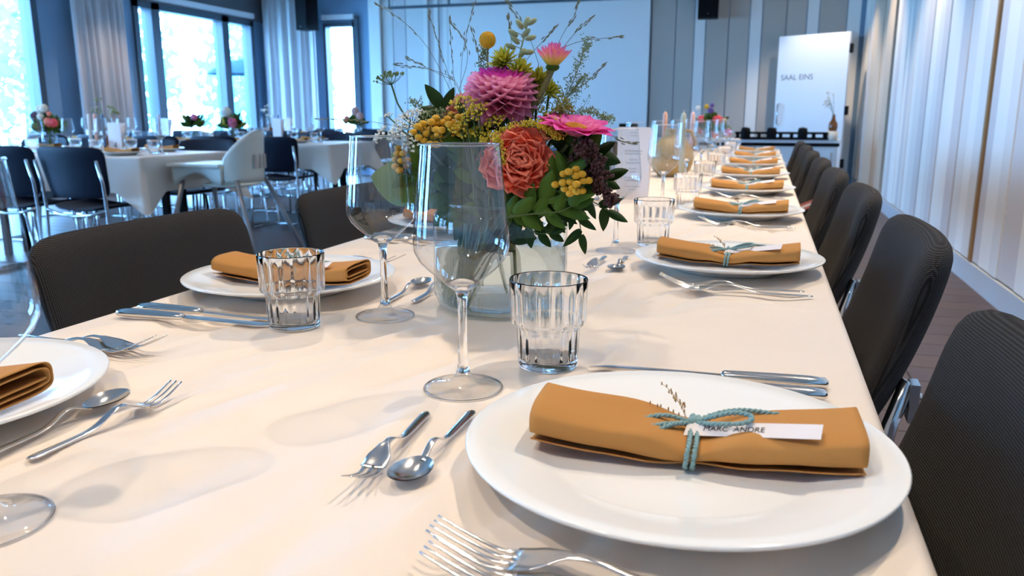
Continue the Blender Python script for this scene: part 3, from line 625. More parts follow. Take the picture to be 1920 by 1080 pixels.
def make_napkin(k, first=False):
    t = thing('napkin', 'x', 'napkin'); link('folded_cloth', nap_me[k % 3], t); link('twine', tw_me, t); link('sprig', sp_me, t)
    zt = nz(0) + .025 * pinch(0) + .0035; mt = Matrix.Translation((.002, .0005, zt + .0035)) @ Matrix.Rotation(-.28, 4, 'Z') @ Matrix.Rotation(-.18, 4, 'Y') @ Matrix.Rotation(.46, 4, 'X')
    tg = link('name_tag', tg_me, t, mtx=mt); md = tg.modifiers.new('paper', 'SOLIDIFY'); md.thickness = .0003
    if first: text_obj('lettering', 'MARC  ANDRE', .0066, tg, Matrix.Translation((.029, -.0062, .0003)))
    return t
gl = wine(); kn = make_knife(); first = {'g': True, 'k': True}
naps = {}
def setting(px, py, rz, desc, k, firstnap=False):
    c, s_ = math.cos(rz), math.sin(rz); px0, py0, dl = px, py, 0
    if desc == LD[0]: px -= .030; py += .015; dl = -.030
    def P(lx, ly, z=ZT): return (px + lx * c - ly * s_, py + lx * s_ + ly * c, z)
    # local frame: diner sits at -y looking to +y; right hand is +x
    o = link('plate', plate_me, None, (px, py, ZT)); tag(o, 'round white wide-rimmed plate ' + desc, 'plate', 'plates on the long table')
    nr = rz - PI / 2 + (.04 if firstnap else random.uniform(-.06, .06)) + (0 if abs(rz - PI / 2) < .1 else PI)
    nlab = 'ochre napkin tied with twine ' + desc
    nloc = P(0.008 if firstnap else 0, -.010 if firstnap else 0)
    if firstnap or k % 3 not in naps:
        n = make_napkin(k, firstnap); n.location = nloc; n.rotation_euler = (0, 0, nr); tag(n, nlab, 'napkin', 'tied ochre napkins on the long table')
        if not firstnap: naps[k % 3] = n
    else: dup(naps[k % 3], nloc, nr, nlab)
    for q, (lx, ly, a, w) in enumerate(((-.162, -.082, .02, 'inner'), (-.190, -.088, -.015, 'outer')) if firstnap else ((-.168, -.115, .02, 'inner'), (-.196, -.125, -.015, 'outer')) if rz > 0 else ((-.182, -.128, .05, 'inner'), (-.208, -.118, -.015, 'outer'))):
        o = link('dinner_fork', fork_me, None, P(lx, ly)); o.rotation_euler = (0, 0, rz + PI / 2 + a + random.uniform(-.03, .03)); tag(o, w + ' steel dinner fork ' + desc, 'fork', 'dinner forks on the long table')
    for q, (lx, ly, a, w) in enumerate(((.180, -.115, .0, 'inner'), (.214, -.118, .03, 'outer'))):
        lab = w + ' steel table knife ' + desc; r2 = rz + PI / 2 + a + random.uniform(-.02, .02)
        if first['k']: kn.location = P(lx, ly); kn.rotation_euler = (0, 0, r2); tag(kn, lab, 'knife', 'table knives on the long table'); first['k'] = False
        else: dup(kn, P(lx, ly), r2, lab)
    o = link('dessert_fork', dfork_me, None, P(.052 if dl else .04, .213 + dl)); o.rotation_euler = (0, 0, rz + PI + random.uniform(-.06, .03) + (.1 if firstnap else 0)); tag(o, 'small three-tined dessert fork ' + desc, 'fork', 'dessert forks on the long table')
    o = link('dessert_spoon', spoon_me, None, P(.067 if dl else .055, .177 + dl)); o.rotation_euler = (0, 0, rz + PI + random.uniform(-.04, .04)); tag(o, 'small steel dessert spoon ' + desc, 'spoon', 'dessert spoons on the long table')
    lab = 'clear stemmed wine glass ' + desc; gp = P(.130, .236) if dl else P(.115, .208)
    if first['g']: gl.location = gp; tag(gl, lab, 'wine glass', 'wine glasses on the long table'); first['g'] = False
    else: dup(gl, gp, 0, lab, 'wine glasses on the long table')
    o = link('tumbler', tum_me, None, P(.205 if rz > 0 else .195, .150 if rz > 0 else .127)); o.rotation_euler = (0, 0, random.random()); tag(o, 'fluted stacking water tumbler ' + desc, 'tumbler', 'tumblers on the long table')
for i, y in enumerate(RY): setting(-.047, y, PI / 2, RD[i], i, i == 0)
for i, y in enumerate(LY): setting(-.655, y, -PI / 2, LD[i], i + 1)
# ================================================================== BOUQUET
VB = Vector((-.322, .985, ZT))
def rel(px, py, Y): return at(px, py, Y) - VB
def petal_mesh(name, L, Wd, cup, curl, m, nu=4, nv=6, tip=.55, ruff=0):
    def fn(u, v):
        x = -1 + 2 * u; w = Wd * (math.sin(PI * (.06 + .94 * v) ** tip) ** .75 if v < 1 else .02) + .0002
        return (x * w, v * L, cup * (x * x) * w + curl * v * v * L + (ruff * math.sin(x * 7 + v * 5) * v if ruff else 0))
    return MB().grid(fn, nu, nv).mesh(name, m)
def round_petal(name, L, Wd, cup, curl, m, ruff):
    def fn(u, v):
        x = -1 + 2 * u; w = Wd * (v + .02) ** .55 * math.sqrt(max(.0, 1 - max(0, (v - .45) / .55) ** 3)) + .0003
        return (x * w, v * L * (1 - .10 * x * x), cup * x * x * w - curl * max(0, v - .6) ** 2 * L * 3 + ruff * math.sin(x * 6 + v * 3) * v)
    return MB().grid(fn, 8, 8).mesh(name, m)
def frame(o, d, n):
    d = Vector(d).normalized(); n = Vector(n); x = d.cross(n); x = x.normalized() if x.length > 1e-6 else d.orthogonal().normalized(); z = x.cross(d)
    m = Matrix((x, d, z)).transposed().to_4x4(); m.translation = Vector(o); return m
def scaled(mt, s): return mt @ Matrix.Diagonal((s, s, s, 1))
def stemline(end, rs, neck=.045):
    a = rs.uniform(2.3, 4.3); q = math.atan2(end.y, end.x)
    f = Vector((math.cos(a) * .058, math.sin(a) * .058, rs.uniform(.010, .05))); r = min(neck, math.hypot(end.x, end.y)); g = Vector((math.cos(q) * r, math.sin(q) * r, .14))
    return smooth([f, f.lerp(g, .55), g, g.lerp(end, .45) + Vector((0, 0, .006)), end], 2)
srs = random.Random(21)
def flower(name, lab, end, cat='flower', r=.0016, m='stem', stem=True):
    t = thing(name, lab, cat, VB)
    if stem: MB().tube(stemline(end, srs), r, 6).obj('stem', m, t)
    return t
CAMV = (C0 - (VB + Vector((0, 0, .25)))).normalized()
# --- pink dahlia
c = rel(940, 176, .955); t = flower('dahlia', 'large pink ball dahlia with magenta upper petals in the bouquet', c, r=.0022)
pm1 = petal_mesh('petal', .027, .0080, .75, .14, 'dah', tip=.8); pm2 = petal_mesh('petal', .027, .0080, .75, .14, 'dahm', tip=.8)
ax = (CAMV * .30 + Vector((0, 0, 1))).normalized(); N = 170
for i in range(N):
    th = math.acos(1 - 1.82 * (i + .5) / N); ph = i * 2.39996; e1 = ax.orthogonal().normalized(); e2 = ax.cross(e1)
    d = ax * math.cos(th) + (e1 * math.cos(ph) + e2 * math.sin(ph)) * math.sin(th); s = .62 + .72 * min(1, th / 1.3)
    ctr = c - ax * .004; up = d.z + .25 * d.x > .62 and th > .3
    mt = frame(ctr + d * .010, d + ax * .30, ax if th > .15 else e1); link('petal', pm2 if (d.z > .45) else pm1, t, mtx=scaled(mt, s * (1.08 if th > 1.2 else 1)))
MB().ball(c - ax * .004, .011, 10, 8).obj('calyx', 'leaf', t)
# --- roses
def rose(lab, px, py, Y, R, m, aim, N=44, name='garden_rose'):
    c = rel(px, py, Y); t = flower(name, lab, c, r=.002); me = round_petal('petal', R * .98, R * .58, .62, .16, m, R * .07)
    ax = Vector(aim).normalized(); e1 = ax.orthogonal().normalized(); e2 = ax.cross(e1)
    for i in range(N):
        q = (i + .5) / N; ph = i * 2.39996; th = -.45 + 1.7 * q ** .8; d = (ax * math.cos(th) + (e1 * math.cos(ph) + e2 * math.sin(ph)) * math.sin(th))
        rad = (e1 * math.cos(ph) + e2 * math.sin(ph)); o = c - ax * R * (.55 + .05 * q) + rad * R * (.10 + .34 * q); mt = frame(o, d, ax - d * .2 if th > .2 else -rad + ax * .1)
        mt = frame(o, d, -rad * math.cos(th) + ax * math.sin(th)); link('petal', me, t, mtx=scaled(mt @ Matrix.Rotation(srs.uniform(-.25, .25), 4, 'Z'), (.80 + .26 * q) * srs.uniform(.9, 1.08)))
    MB().ball(c - ax * R * .6, R * .42, 10, 6).obj('calyx', 'leaf', t); return t
rose('full coral rose beside the wine glass in the bouquet', 970, 300, .90, .0335, 'rose', CAMV + Vector((-.05, 0, .18)), 62)
rose('peach rose tucked behind the magenta zinnia in the bouquet', 1047, 232, .945, .021, 'peachp', CAMV * .6 + Vector((0, 0, .8)), 26)
rose('pale coral rose half hidden behind the front wine glass', 920, 305, .925, .022, 'peachp', CAMV + Vector((-.6, 0, .1)), 22)
rose('salmon bloom to the window side of the pink dahlia', 856, 192, .985, .024, 'salmon', Vector((-.5, -.5, .8)), 26)
rose('small pink rose low behind the yellow buttons in the bouquet', 1100, 325, .99, .014, 'peachp', CAMV, 14)
# --- zinnia
c = rel(1076, 256, .93); t = flower('zinnia', 'magenta zinnia with orange centre and broad spreading petals', c, r=.0022)
ax = (Vector((0, 0, 1)) + CAMV * .22 + RT * .15).normalized(); e1 = RT; e2 = ax.cross(e1).normalized(); e1 = e2.cross(ax)
zm = petal_mesh('petal', .047, .0165, .30, -.28, 'zin', 6, 8, .8, .0012)
for ringi, (N, th, s) in enumerate(((9, .98, 1.0), (8, .82, .84), (5, .55, .5))):
    for i in range(N):
        ph = 2 * PI * (i + .4 * ringi) / N; rad = e1 * math.cos(ph) + e2 * math.sin(ph); d = ax * math.cos(th) + rad * math.sin(th)
        link('petal', zm, t, mtx=scaled(frame(c + rad * .005, d, ax * math.sin(th) - rad * math.cos(th)), s * srs.uniform(.88, 1.06)))
b = MB()
for i in range(80):
    r = .012 * math.sqrt((i + .5) / 80); ph = i * 2.4; p = c + (e1 * math.cos(ph) + e2 * math.sin(ph)) * r + ax * (.016 - r * .3); b.ball(p, .0015, 5, 4)
b.obj('centre', 'orange', t); MB().ball(c - ax * .003, .010, 10, 6).obj('calyx', 'leafd', t)
# --- half open dahlia bud
c = rel(1036, 126, .97); t = thing('dahlia_bud', 'half-open pink and yellow dahlia bud on a thick brown stalk', 'flower', VB)
MB().tube(smooth([(.02, .0, .01), (.015, 0, .12), rel(985, 225, .96), rel(1020, 165, .965), c], 2), .0042, 8).obj('stem', 'stemb', t)
ax = (UZ + RT * .05 + CAMV * .15).normalized(); e1 = ax.orthogonal().normalized(); e2 = ax.cross(e1); bm_ = petal_mesh('petal', .027, .0052, .8, .12, 'bud')
for ri, (N, th, s) in enumerate(((14, .82, 1.0), (12, .52, 1.0), (9, .25, 1.0))):
    for i in range(N):
        ph = 2 * PI * (i + .5 * ri) / N; rad = e1 * math.cos(ph) + e2 * math.sin(ph); d = ax * math.cos(th) + rad * math.sin(th)
        link('petal', bm_, t, mtx=scaled(frame(c + rad * .0045, d, ax * math.sin(th) - rad * math.cos(th)), s * srs.uniform(.92, 1.1)))
MB().ball(c, .0088, 10, 6, (1, 1, .6)).obj('calyx', 'leaf', t)
# --- billy button
c = rel(914, 75, .985); t = flower('billy_button', 'round yellow ball flower standing highest above the pink dahlia', c, r=.0012, m='stemb'); b = MB()
b.ball(c, .0098, 16, 10)
for i in range(240):
    z = 1 - 2 * (i + .5) / 240; r = math.sqrt(1 - z * z); ph = i * 2.39996; b.ball(c + Vector((r * math.cos(ph), r * math.sin(ph), z)) * .0099, .00085, 5, 3)
b.obj('bloom', 'cras', t)
# --- tansy clusters
def tansy(lab, pts, Y, r, spread):
    c = rel(*pts[len(pts) // 2], Y); t = flower('tansy', lab, c - Vector((0, 0, .015)))
    for i, (px, py) in enumerate(pts):
        p = rel(px, py, Y + srs.uniform(-.012, .012)); k = MB().ball(p, r, 12, 8, (1, 1, .8)).obj('button', 'tansy', t); MB().tube([c - Vector((0, 0, .016)), p.lerp(c, .4) - Vector((0, 0, .008)), p], .0006, 4).obj('stalk', 'stem', k)
def blob(cx, cy, sx, sy, n, seed):
    r = random.Random(seed); out = []
    while len(out) < n:
        x, y = r.uniform(-1, 1), r.uniform(-1, 1)
        if x * x + y * y > 1: continue
        p = (cx + x * sx, cy + y * sy)
        if min([math.hypot(p[0] - o[0], p[1] - o[1]) for o in out] + [99]) > 9.5: out.append(p)
    return out
tansy('golden button tansy cluster on the upper window side of the bouquet', blob(818, 246, 46, 26, 24, 1), .93, .0054, 1)
tansy('second golden button tansy cluster beside the broad green leaf', blob(752, 298, 13, 27, 9, 2), .945, .0052, 1)
tansy('golden button tansy cluster low beside the maroon seed head', blob(1072, 340, 32, 26, 16, 3), .888, .0050, 1)
tansy('golden buttons near the top of the yellow sprays by the dahlia', blob(858, 226, 22, 14, 7, 4), .945, .0052, 1)
# --- umbels
def umbel(lab, px, py, Y, R, m, n, nrm, cat='flower', name='lace_flower', fr=.0012, per=9, stempx=None):
    c = rel(px, py, Y); ax = Vector(nrm).normalized(); base = c - ax * R * .75; t = flower(name, lab, base, r=.0011) if stempx is None else thing(name, lab, cat, VB)
    if stempx: MB().tube(smooth([(0.0, .02, .02), (-.03, .02, .13), rel(*stempx, Y), base], 2), .0013, 6).obj('stem', 'stem', t)
    e1 = ax.orthogonal().normalized(); e2 = ax.cross(e1); rb = MB(); fb = MB()
    for i in range(n):
        r = R * math.sqrt((i + .5) / n); ph = i * 2.39996; p = c + (e1 * math.cos(ph) + e2 * math.sin(ph)) * r - ax * (r * r / R * .28) + ax * srs.uniform(-.05, .05) * R
        rb.tube([base, base.lerp(p, .5) + (p - c) * .12, p], .00035, 4)
        for k in range(per): fb.ball(p + Vector((srs.gauss(0, 1), srs.gauss(0, 1), srs.gauss(0, .6))) * R * .075, fr * srs.uniform(.6, 1.15), 5, 3)
    rb.obj('rays', 'stem', t); f = fb.obj('florets', m, t); f['kind'] = 'stuff'; return t
umbel('white lace flower umbel, widest of the white ones', 762, 218, .955, .022, 'lace', 30, (-.25, -.6, .8))
umbel('white lace flower umbel at the outer window-side edge', 708, 250, .95, .014, 'lace', 18, (-.6, -.5, .5)); umbel('white lace flower umbel below the widest one', 738, 248, .94, .013, 'lace', 18, (-.2, -.7, .5))
umbel('white lace flower umbel hanging over the broad green leaf', 766, 268, .925, .012, 'lace', 16, (0, -1, .1)); umbel('small cream lace umbel leaning out above the white ones', 727, 213, .96, .007, 'lace', 8, (-.3, -.2, 1))
umbel('tall green seeded umbel on a bare leaning stem', 728, 137, 1.0, .021, 'leaff', 20, (-.15, -.25, 1), fr=.0013, per=6, stempx=(752, 215))
umbel('loose green umbel above the tansy buttons', 815, 210, .95, .022, 'airy', 20, (0, -.4, 1), per=7)
for k, (px, py, R, w) in enumerate(((868, 187, .016, 'beneath the dahlia on the window side'), (893, 200, .014, 'directly under the dahlia'), (884, 212, .012, 'lower under the dahlia'), (858, 232, .014, 'above the tansy buttons'), (925, 222, .013, 'left of the goldenrod arch'), (900, 240, .013, 'above the front wine glass rim'), (872, 248, .010, 'beside the front wine glass rim'))):
    umbel('small yellow fennel umbel ' + w, px, py, .905 + .004 * k, R * 1.1, 'yel', 17, (srs.uniform(-.3, .3), -.5, .9), name='fennel_flower', fr=.0013, per=6)
# --- chartreuse spidery heads
def spider(lab, px, py, Y, n, R, aim):
    c = rel(px, py, Y); t = flower('chartreuse_flower', lab, c); me = petal_mesh('petal', R, R * .13, .6, .2, 'char', 2, 4, .8); ax = Vector(aim).normalized(); e1 = ax.orthogonal().normalized(); e2 = ax.cross(e1)
    for i in range(n):
        th = 1.7 * math.sqrt((i + .5) / n); ph = i * 2.39996; rad = e1 * math.cos(ph) + e2 * math.sin(ph); d = ax * math.cos(th) + rad * math.sin(th); link('petal', me, t, mtx=scaled(frame(c + d * R * .25, d, ax * math.sin(th) - rad * math.cos(th)), srs.uniform(.75, 1.1)))
    MB().ball(c, R * .3, 8, 6).obj('centre', 'char', t)
spider('chartreuse spidery flower above the pink dahlia', 945, 118, .975, 60, .017, (-.1, -.5, .9)); spider('chartreuse spidery flower on the shoulder of the dahlia', 972, 138, .97, 50, .016, (.4, -.6, .6))
spider('chartreuse spidery flower beside the thick bud stalk', 1008, 155, .975, 50, .016, (.2, -.6, .8)); spider('chartreuse spidery flower low between dahlia and bud stalk', 995, 182, .97, 40, .014, (.1, -.9, .3)); spider('small chartreuse spidery flower right of the bud stalk', 1030, 172, .985, 36, .013, (.5, -.5, .6))
# --- goldenrod arches
def goldenrod(lab, pts, Y, m='yel'):
    P = smooth([rel(px, py, Y) for px, py in pts], 3); t = flower('goldenrod', lab, P[0]); MB().tube(P, .0008, 5).obj('spray_stalk', 'stem', t); b = MB()
    for p in P:
        for k in range(13): b.ball(p + Vector((srs.gauss(0, .0028), srs.gauss(0, .0028), abs(srs.gauss(0, .0036)))), .0011 * srs.uniform(.7, 1.3), 5, 3)
    f = b.obj('florets', m, t); f['kind'] = 'stuff'
goldenrod('arching goldenrod spray over the coral rose', [(905, 268), (945, 245), (985, 236), (1020, 240), (1046, 262)], .915); goldenrod('short goldenrod spray left of the coral rose', [(935, 290), (928, 262), (950, 248), (972, 250)], .92); goldenrod('goldenrod spray between rose and zinnia', [(985, 270), (1002, 250), (1020, 236), (1040, 232)], .935); goldenrod('goldenrod spray hanging in front of the coral rose edge', [(930, 262), (938, 285), (944, 310)], .893)
# --- pod branch
P = smooth([rel(965, 190, .99), rel(972, 110, .99), rel(985, 60, .99), rel(992, 32, .99)], 2); t = flower('pod_branch', 'upright branch with pale green oval pods at the top of the bouquet', P[0]); MB().tube(P, .0011, 6).obj('branch', 'pod', t)
for px, py, a in ((962, 62, 2.6), (957, 87, 2.8), (995, 71, .2), (991, 98, .1), (979, 100, 1.0), (966, 75, 2.4), (974, 46, 2.2), (987, 42, 1.2), (997, 41, .5), (978, 118, -1.2), (986, 62, .8), (988, 137, -.3)):
    p = rel(px, py, .985); j = min(P, key=lambda q: (q - p).length); k = MB().ball((0, 0, 0), .0042, 8, 6, (1.75, .8, .8)).obj('pod', 'pod', t); k.matrix_basis = frame(p, UZ.cross(RT), UZ) @ Matrix.Rotation(0, 4, 'X'); k.matrix_basis = Matrix.Translation(p) @ Matrix((RT * math.cos(a) + UZ * math.sin(a), UZ.cross(RT), UZ * math.cos(a) - RT * math.sin(a))).transposed().to_4x4()
    b = MB().tube([j, j.lerp(p, .7) + Vector((0, 0, .002)), p], .0005, 4).obj('stalk', 'pod', t)
leaf_me = {}
def leaf(m, L, Wd, curl=-.15):
    k = (m, L, Wd, curl)
    if k not in leaf_me: leaf_me[k] = petal_mesh('leaf', L, Wd, -.35, curl, m, 4, 8, .72)
    return leaf_me[k]
# --- leafy stems; each leaf is its own part
def leafy(lab, pts, Y, m, L, Wd, n, name='leafy_stem', y2=None, start=.12):
    P = smooth([rel(px, py, Y + ((y2 or Y) - Y) * i / (len(pts) - 1)) for i, (px, py) in enumerate(pts)], 3); t = thing(name, lab, 'foliage', VB)
    MB().tube(stemline(P[0], srs), .0014, 6).obj('stem', 'stem', t); MB().tube(P, [.0013 - .0008 * i / len(P) for i in range(len(P))], 5).obj('twig', 'stem', t); me = leaf(m, L, Wd)
    for i in range(n):
        j = int((start + (1 - start) * i / max(1, n - 1)) * (len(P) - 1)); tg_ = (P[min(j + 1, len(P) - 1)] - P[max(j - 1, 0)]).normalized(); sd = tg_.cross(CAMV).normalized() * (1 if i % 2 else -1)
        d = (tg_ * srs.uniform(.5, 1) + sd * (srs.uniform(.5, 1.1) if i < n - 1 else .1) + CAMV * srs.uniform(-.3, .5)); link('leaf', me, t, mtx=scaled(frame(P[j], d, CAMV + UZ * .5 + sd * srs.uniform(-.4, .4)), srs.uniform(.72, 1.12)))
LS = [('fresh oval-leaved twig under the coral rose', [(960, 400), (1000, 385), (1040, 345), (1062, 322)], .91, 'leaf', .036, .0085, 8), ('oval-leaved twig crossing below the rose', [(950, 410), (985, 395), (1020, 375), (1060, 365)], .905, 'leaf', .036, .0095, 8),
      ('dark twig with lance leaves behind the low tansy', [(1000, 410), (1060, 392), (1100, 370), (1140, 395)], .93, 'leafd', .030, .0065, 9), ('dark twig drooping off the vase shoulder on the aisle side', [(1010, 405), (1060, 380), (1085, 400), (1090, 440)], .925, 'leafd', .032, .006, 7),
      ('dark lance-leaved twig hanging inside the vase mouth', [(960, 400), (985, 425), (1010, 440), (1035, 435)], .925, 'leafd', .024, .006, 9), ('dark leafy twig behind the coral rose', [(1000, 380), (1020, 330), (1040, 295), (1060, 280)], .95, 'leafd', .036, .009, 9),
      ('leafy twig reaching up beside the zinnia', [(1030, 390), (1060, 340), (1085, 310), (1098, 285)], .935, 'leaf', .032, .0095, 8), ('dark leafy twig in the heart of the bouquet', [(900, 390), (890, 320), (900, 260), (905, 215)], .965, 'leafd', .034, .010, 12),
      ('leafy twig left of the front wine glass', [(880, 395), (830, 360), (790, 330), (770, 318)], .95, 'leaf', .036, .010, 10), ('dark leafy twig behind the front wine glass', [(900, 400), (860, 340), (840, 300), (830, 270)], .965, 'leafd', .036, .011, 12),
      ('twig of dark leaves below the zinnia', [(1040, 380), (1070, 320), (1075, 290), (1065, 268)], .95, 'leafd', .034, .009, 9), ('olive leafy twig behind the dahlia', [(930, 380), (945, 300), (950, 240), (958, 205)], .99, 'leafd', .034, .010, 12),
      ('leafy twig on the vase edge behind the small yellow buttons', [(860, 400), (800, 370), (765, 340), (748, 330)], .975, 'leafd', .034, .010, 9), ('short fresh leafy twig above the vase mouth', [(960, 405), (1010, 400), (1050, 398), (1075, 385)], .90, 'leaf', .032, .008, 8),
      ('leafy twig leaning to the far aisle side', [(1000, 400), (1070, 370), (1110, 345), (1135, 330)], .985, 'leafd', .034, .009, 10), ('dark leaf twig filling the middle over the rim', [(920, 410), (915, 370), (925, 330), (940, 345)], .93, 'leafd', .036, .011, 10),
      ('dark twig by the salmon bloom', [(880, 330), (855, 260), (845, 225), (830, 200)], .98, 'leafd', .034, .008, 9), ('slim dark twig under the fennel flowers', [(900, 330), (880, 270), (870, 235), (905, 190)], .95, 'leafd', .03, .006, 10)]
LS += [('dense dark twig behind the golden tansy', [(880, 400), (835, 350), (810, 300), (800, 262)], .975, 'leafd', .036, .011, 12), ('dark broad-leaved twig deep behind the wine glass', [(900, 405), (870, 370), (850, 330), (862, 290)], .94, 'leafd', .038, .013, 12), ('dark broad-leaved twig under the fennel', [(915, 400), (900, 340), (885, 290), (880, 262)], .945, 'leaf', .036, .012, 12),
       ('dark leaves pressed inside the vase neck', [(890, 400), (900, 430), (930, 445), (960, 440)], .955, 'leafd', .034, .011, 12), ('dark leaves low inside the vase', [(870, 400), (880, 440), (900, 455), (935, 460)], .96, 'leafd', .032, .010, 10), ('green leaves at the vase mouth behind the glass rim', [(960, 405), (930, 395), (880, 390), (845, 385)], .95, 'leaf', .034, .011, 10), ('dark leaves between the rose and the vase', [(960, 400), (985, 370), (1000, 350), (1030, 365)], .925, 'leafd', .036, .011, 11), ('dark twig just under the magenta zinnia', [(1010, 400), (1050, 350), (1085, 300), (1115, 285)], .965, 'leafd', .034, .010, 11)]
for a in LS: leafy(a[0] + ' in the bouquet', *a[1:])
t = thing('broad_leaf', 'broad round green leaf at the window side of the bouquet', 'foliage', VB); p = rel(800, 345, .955); MB().tube(stemline(p, srs), .0016, 6).obj('stem', 'stem', t); me = petal_mesh('leaf', .078, .033, -.2, -.12, 'leaff', 8, 12, .85)
link('leaf', me, t, mtx=frame(p, rel(695, 328, .945) - p, CAMV + UZ * .3)); link('leaf', me, t, mtx=scaled(frame(p + Vector((0, .01, 0)), rel(760, 385, .96) - p, CAMV + UZ * .4), .6))
# --- airy foliage
def airy(lab, pts, Y, n, sp, m='airy', fr=.0007, name='airy_foliage', cat='foliage', per=8):
    P = smooth([rel(px, py, Y) for px, py in pts], 3); t = thing(name, lab, cat, VB); MB().tube(stemline(P[0], srs), .001, 5).obj('stem', 'stem', t); tw = MB().tube(P, .0006, 4); fb = MB()
    for i in range(n):
        j = int(len(P) * (i + .5) / n); p = P[j]; q = 1 - .6 * i / n; tgv = (P[min(j + 1, len(P) - 1)] - P[max(j - 1, 0)]).normalized(); d = (tgv * .7 + Vector((srs.gauss(0, .7), srs.gauss(0, .7), srs.gauss(0, .5)))).normalized() * sp * q * srs.uniform(.5, 1.2); e = p + d; tw.tube([p, p.lerp(e, .5) + Vector((0, 0, .0015)), e], .00032, 4, cap=False)
        for k in range(per): s = p.lerp(e, .25 + .75 * (k + 1) / per) + Vector((srs.gauss(0, .0022), srs.gauss(0, .0022), srs.gauss(0, .0022))); fb.ball(s, fr * srs.uniform(.8, 1.7), 5, 3)
    tw.obj('twigs', m, t); f = fb.obj('specks', m, t); f['kind'] = 'stuff'
airy('yellow-green airy foliage filling between dahlia and zinnia', [(960, 280), (1000, 240), (1030, 215), (1060, 200)], .96, 60, .026, 'char2', .0009); airy('airy pale green foliage rising behind the dahlia bud', [(1010, 290), (1050, 210), (1080, 140), (1098, 85)], .995, 60, .028); airy('airy pale green foliage leaning to the aisle side', [(1020, 290), (1070, 215), (1100, 205), (1140, 222)], .985, 55, .026); airy('airy pale green foliage beside the billy button', [(930, 220), (905, 150), (900, 120), (908, 98)], .995, 50, .020)
airy('airy green foliage behind the magenta zinnia', [(1000, 270), (1040, 215), (1065, 180), (1090, 150)], 1.0, 55, .026); airy('airy green foliage between the dahlia and the bud stalk', [(960, 260), (990, 220), (1010, 195), (1040, 170)], 1.005, 45, .022); airy('airy green foliage around the tansy on the window side', [(880, 290), (820, 235), (800, 205), (775, 190)], .985, 45, .020)
airy('drooping maroon seed head at the aisle side of the bouquet', [(1085, 290), (1105, 272), (1122, 310), (1142, 375)], .905, 90, .016, 'maroon', .0015, 'maroon_seed_head', 'foliage', 9); airy('maroon seed head behind the drooping one', [(1080, 300), (1098, 285), (1110, 318), (1122, 352)], .915, 60, .014, 'maroon', .0015, 'maroon_seed_head', 'foliage', 9)
# --- grasses
GR = [[(870, 260), (850, 170), (825, 90), (803, 22)], [(868, 265), (853, 170), (846, 90), (842, 32)], [(868, 262), (862, 130), (875, 60), (890, 4)], [(850, 180), (800, 80), (745, 30), (702, 5)], [(850, 150), (815, 135), (790, 122), (763, 108)], [(850, 145), (810, 130), (770, 125), (740, 122)], [(900, 150), (898, 105), (890, 75), (883, 53)], [(1010, 120), (990, 60), (965, 25), (950, 3)],
      [(1040, 95), (1060, 55), (1078, 30), (1085, 0)], [(1055, 90), (1075, 65), (1095, 45), (1113, 29)], [(1058, 88), (1090, 76), (1125, 72), (1165, 69)], [(985, 115), (1010, 85), (1030, 65), (1043, 48)], [(1085, 165), (1105, 150), (1118, 138), (1133, 122)], [(965, 110), (957, 70), (955, 45), (953, 30)], [(760, 240), (700, 228), (650, 224), (594, 222)], [(1130, 245), (1150, 255), (1170, 268), (1192, 270)], [(860, 170), (880, 110), (870, 70), (845, 42)]]
for i, pts in enumerate(GR):
    P = smooth([rel(px, py, .99 + .01 * (i % 3)) for px, py in pts], 3); t = thing('grass_stalk', 'thin wispy grass stalk with tiny seeds rising out of the bouquet', 'grass', VB, 0, 'wispy grass stalks in the bouquet'); g = MB().tube(P, .00036, 4)
    if i in (0, 2, 7, 9, 13): g.tube([(0, 0, .05), (0, 0, .13), P[0]], .0005, 4)
    else: g.tube([rel(930, 300, .99), P[0]], .00036, 4)
    g.obj('stalk', 'grass', t); s = MB(); n = len(P)
    for j in range(int(n * .45), n):
        if srs.random() < .75: d = (P[min(j + 1, n - 1)] - P[j - 1]).normalized(); o = P[j] + Vector((srs.gauss(0, .0012), 0, srs.gauss(0, .0012))); s.tube([o - d * .003, o, o + d * .0035], [.0002, .0009, .0002], 5)
    s.obj('seeds', 'grass', t)
# ================================================================== VASE
v = thing('glass_vase', 'wide clear glass jar vase half filled with water holding the bouquet', 'vase', VB); VR = .0875
MB().lathe([(0, .001), (.060, .001), (.074, .003), (.083, .010), (VR, .022), (VR, .09), (VR, .118), (.0855, .127), (.080, .1335), (.0745, .137), (.0735, .1395)], 72).obj('jar', 'vase', v)
MB().lathe([(.0735 + .0016 * math.cos(a), .1395 + .0016 * math.sin(a)) for a in [i * PI / 4 for i in range(8)]], 72, close=True).obj('rim', 'sglass', v)
MB().lathe([(0, .006), (.058, .006), (.072, .008), (.081, .014), (VR - .0025, .025), (VR - .0025, .083), (0, .083)], 72).obj('water', 'water', v)
# ================================================================== OTHER THINGS ON THE LONG TABLE
def candle(x, y, z, h, m, lab, group=None, lean=0):
    t = thing('taper_candle', lab, 'candle', (x, y, z), 0, group); MB().lathe([(0, 0), (.028, 0), (.028, .008), (.014, .012), (.013, .03), (0, .03)], 16).obj('holder', 'black' if m == 'bluewax' else 'cream', t)
    MB().lathe([(0, .012), (.0105, .012), (.010, h - .015), (.006, h - .003), (0, h)], 14).obj('wax', m, t); MB().tube([(0, 0, h - .004), (.001, 0, h + .008)], .0008, 5).obj('wick', 'paper', t)
p = at(1243, 330, 3.55); candle(p.x, 3.55, ZT, .265, 'peach', 'peach taper candle among the wine glasses of the long table'); p = at(1277, 330, 3.2); candle(p.x, 3.2, ZT, .26, 'sage', 'sage green taper candle beside the tan jug'); p = at(1294, 330, 3.75); candle(p.x, 3.75, ZT, .265, 'pinkwax', 'dusty pink taper candle behind the sage candle')
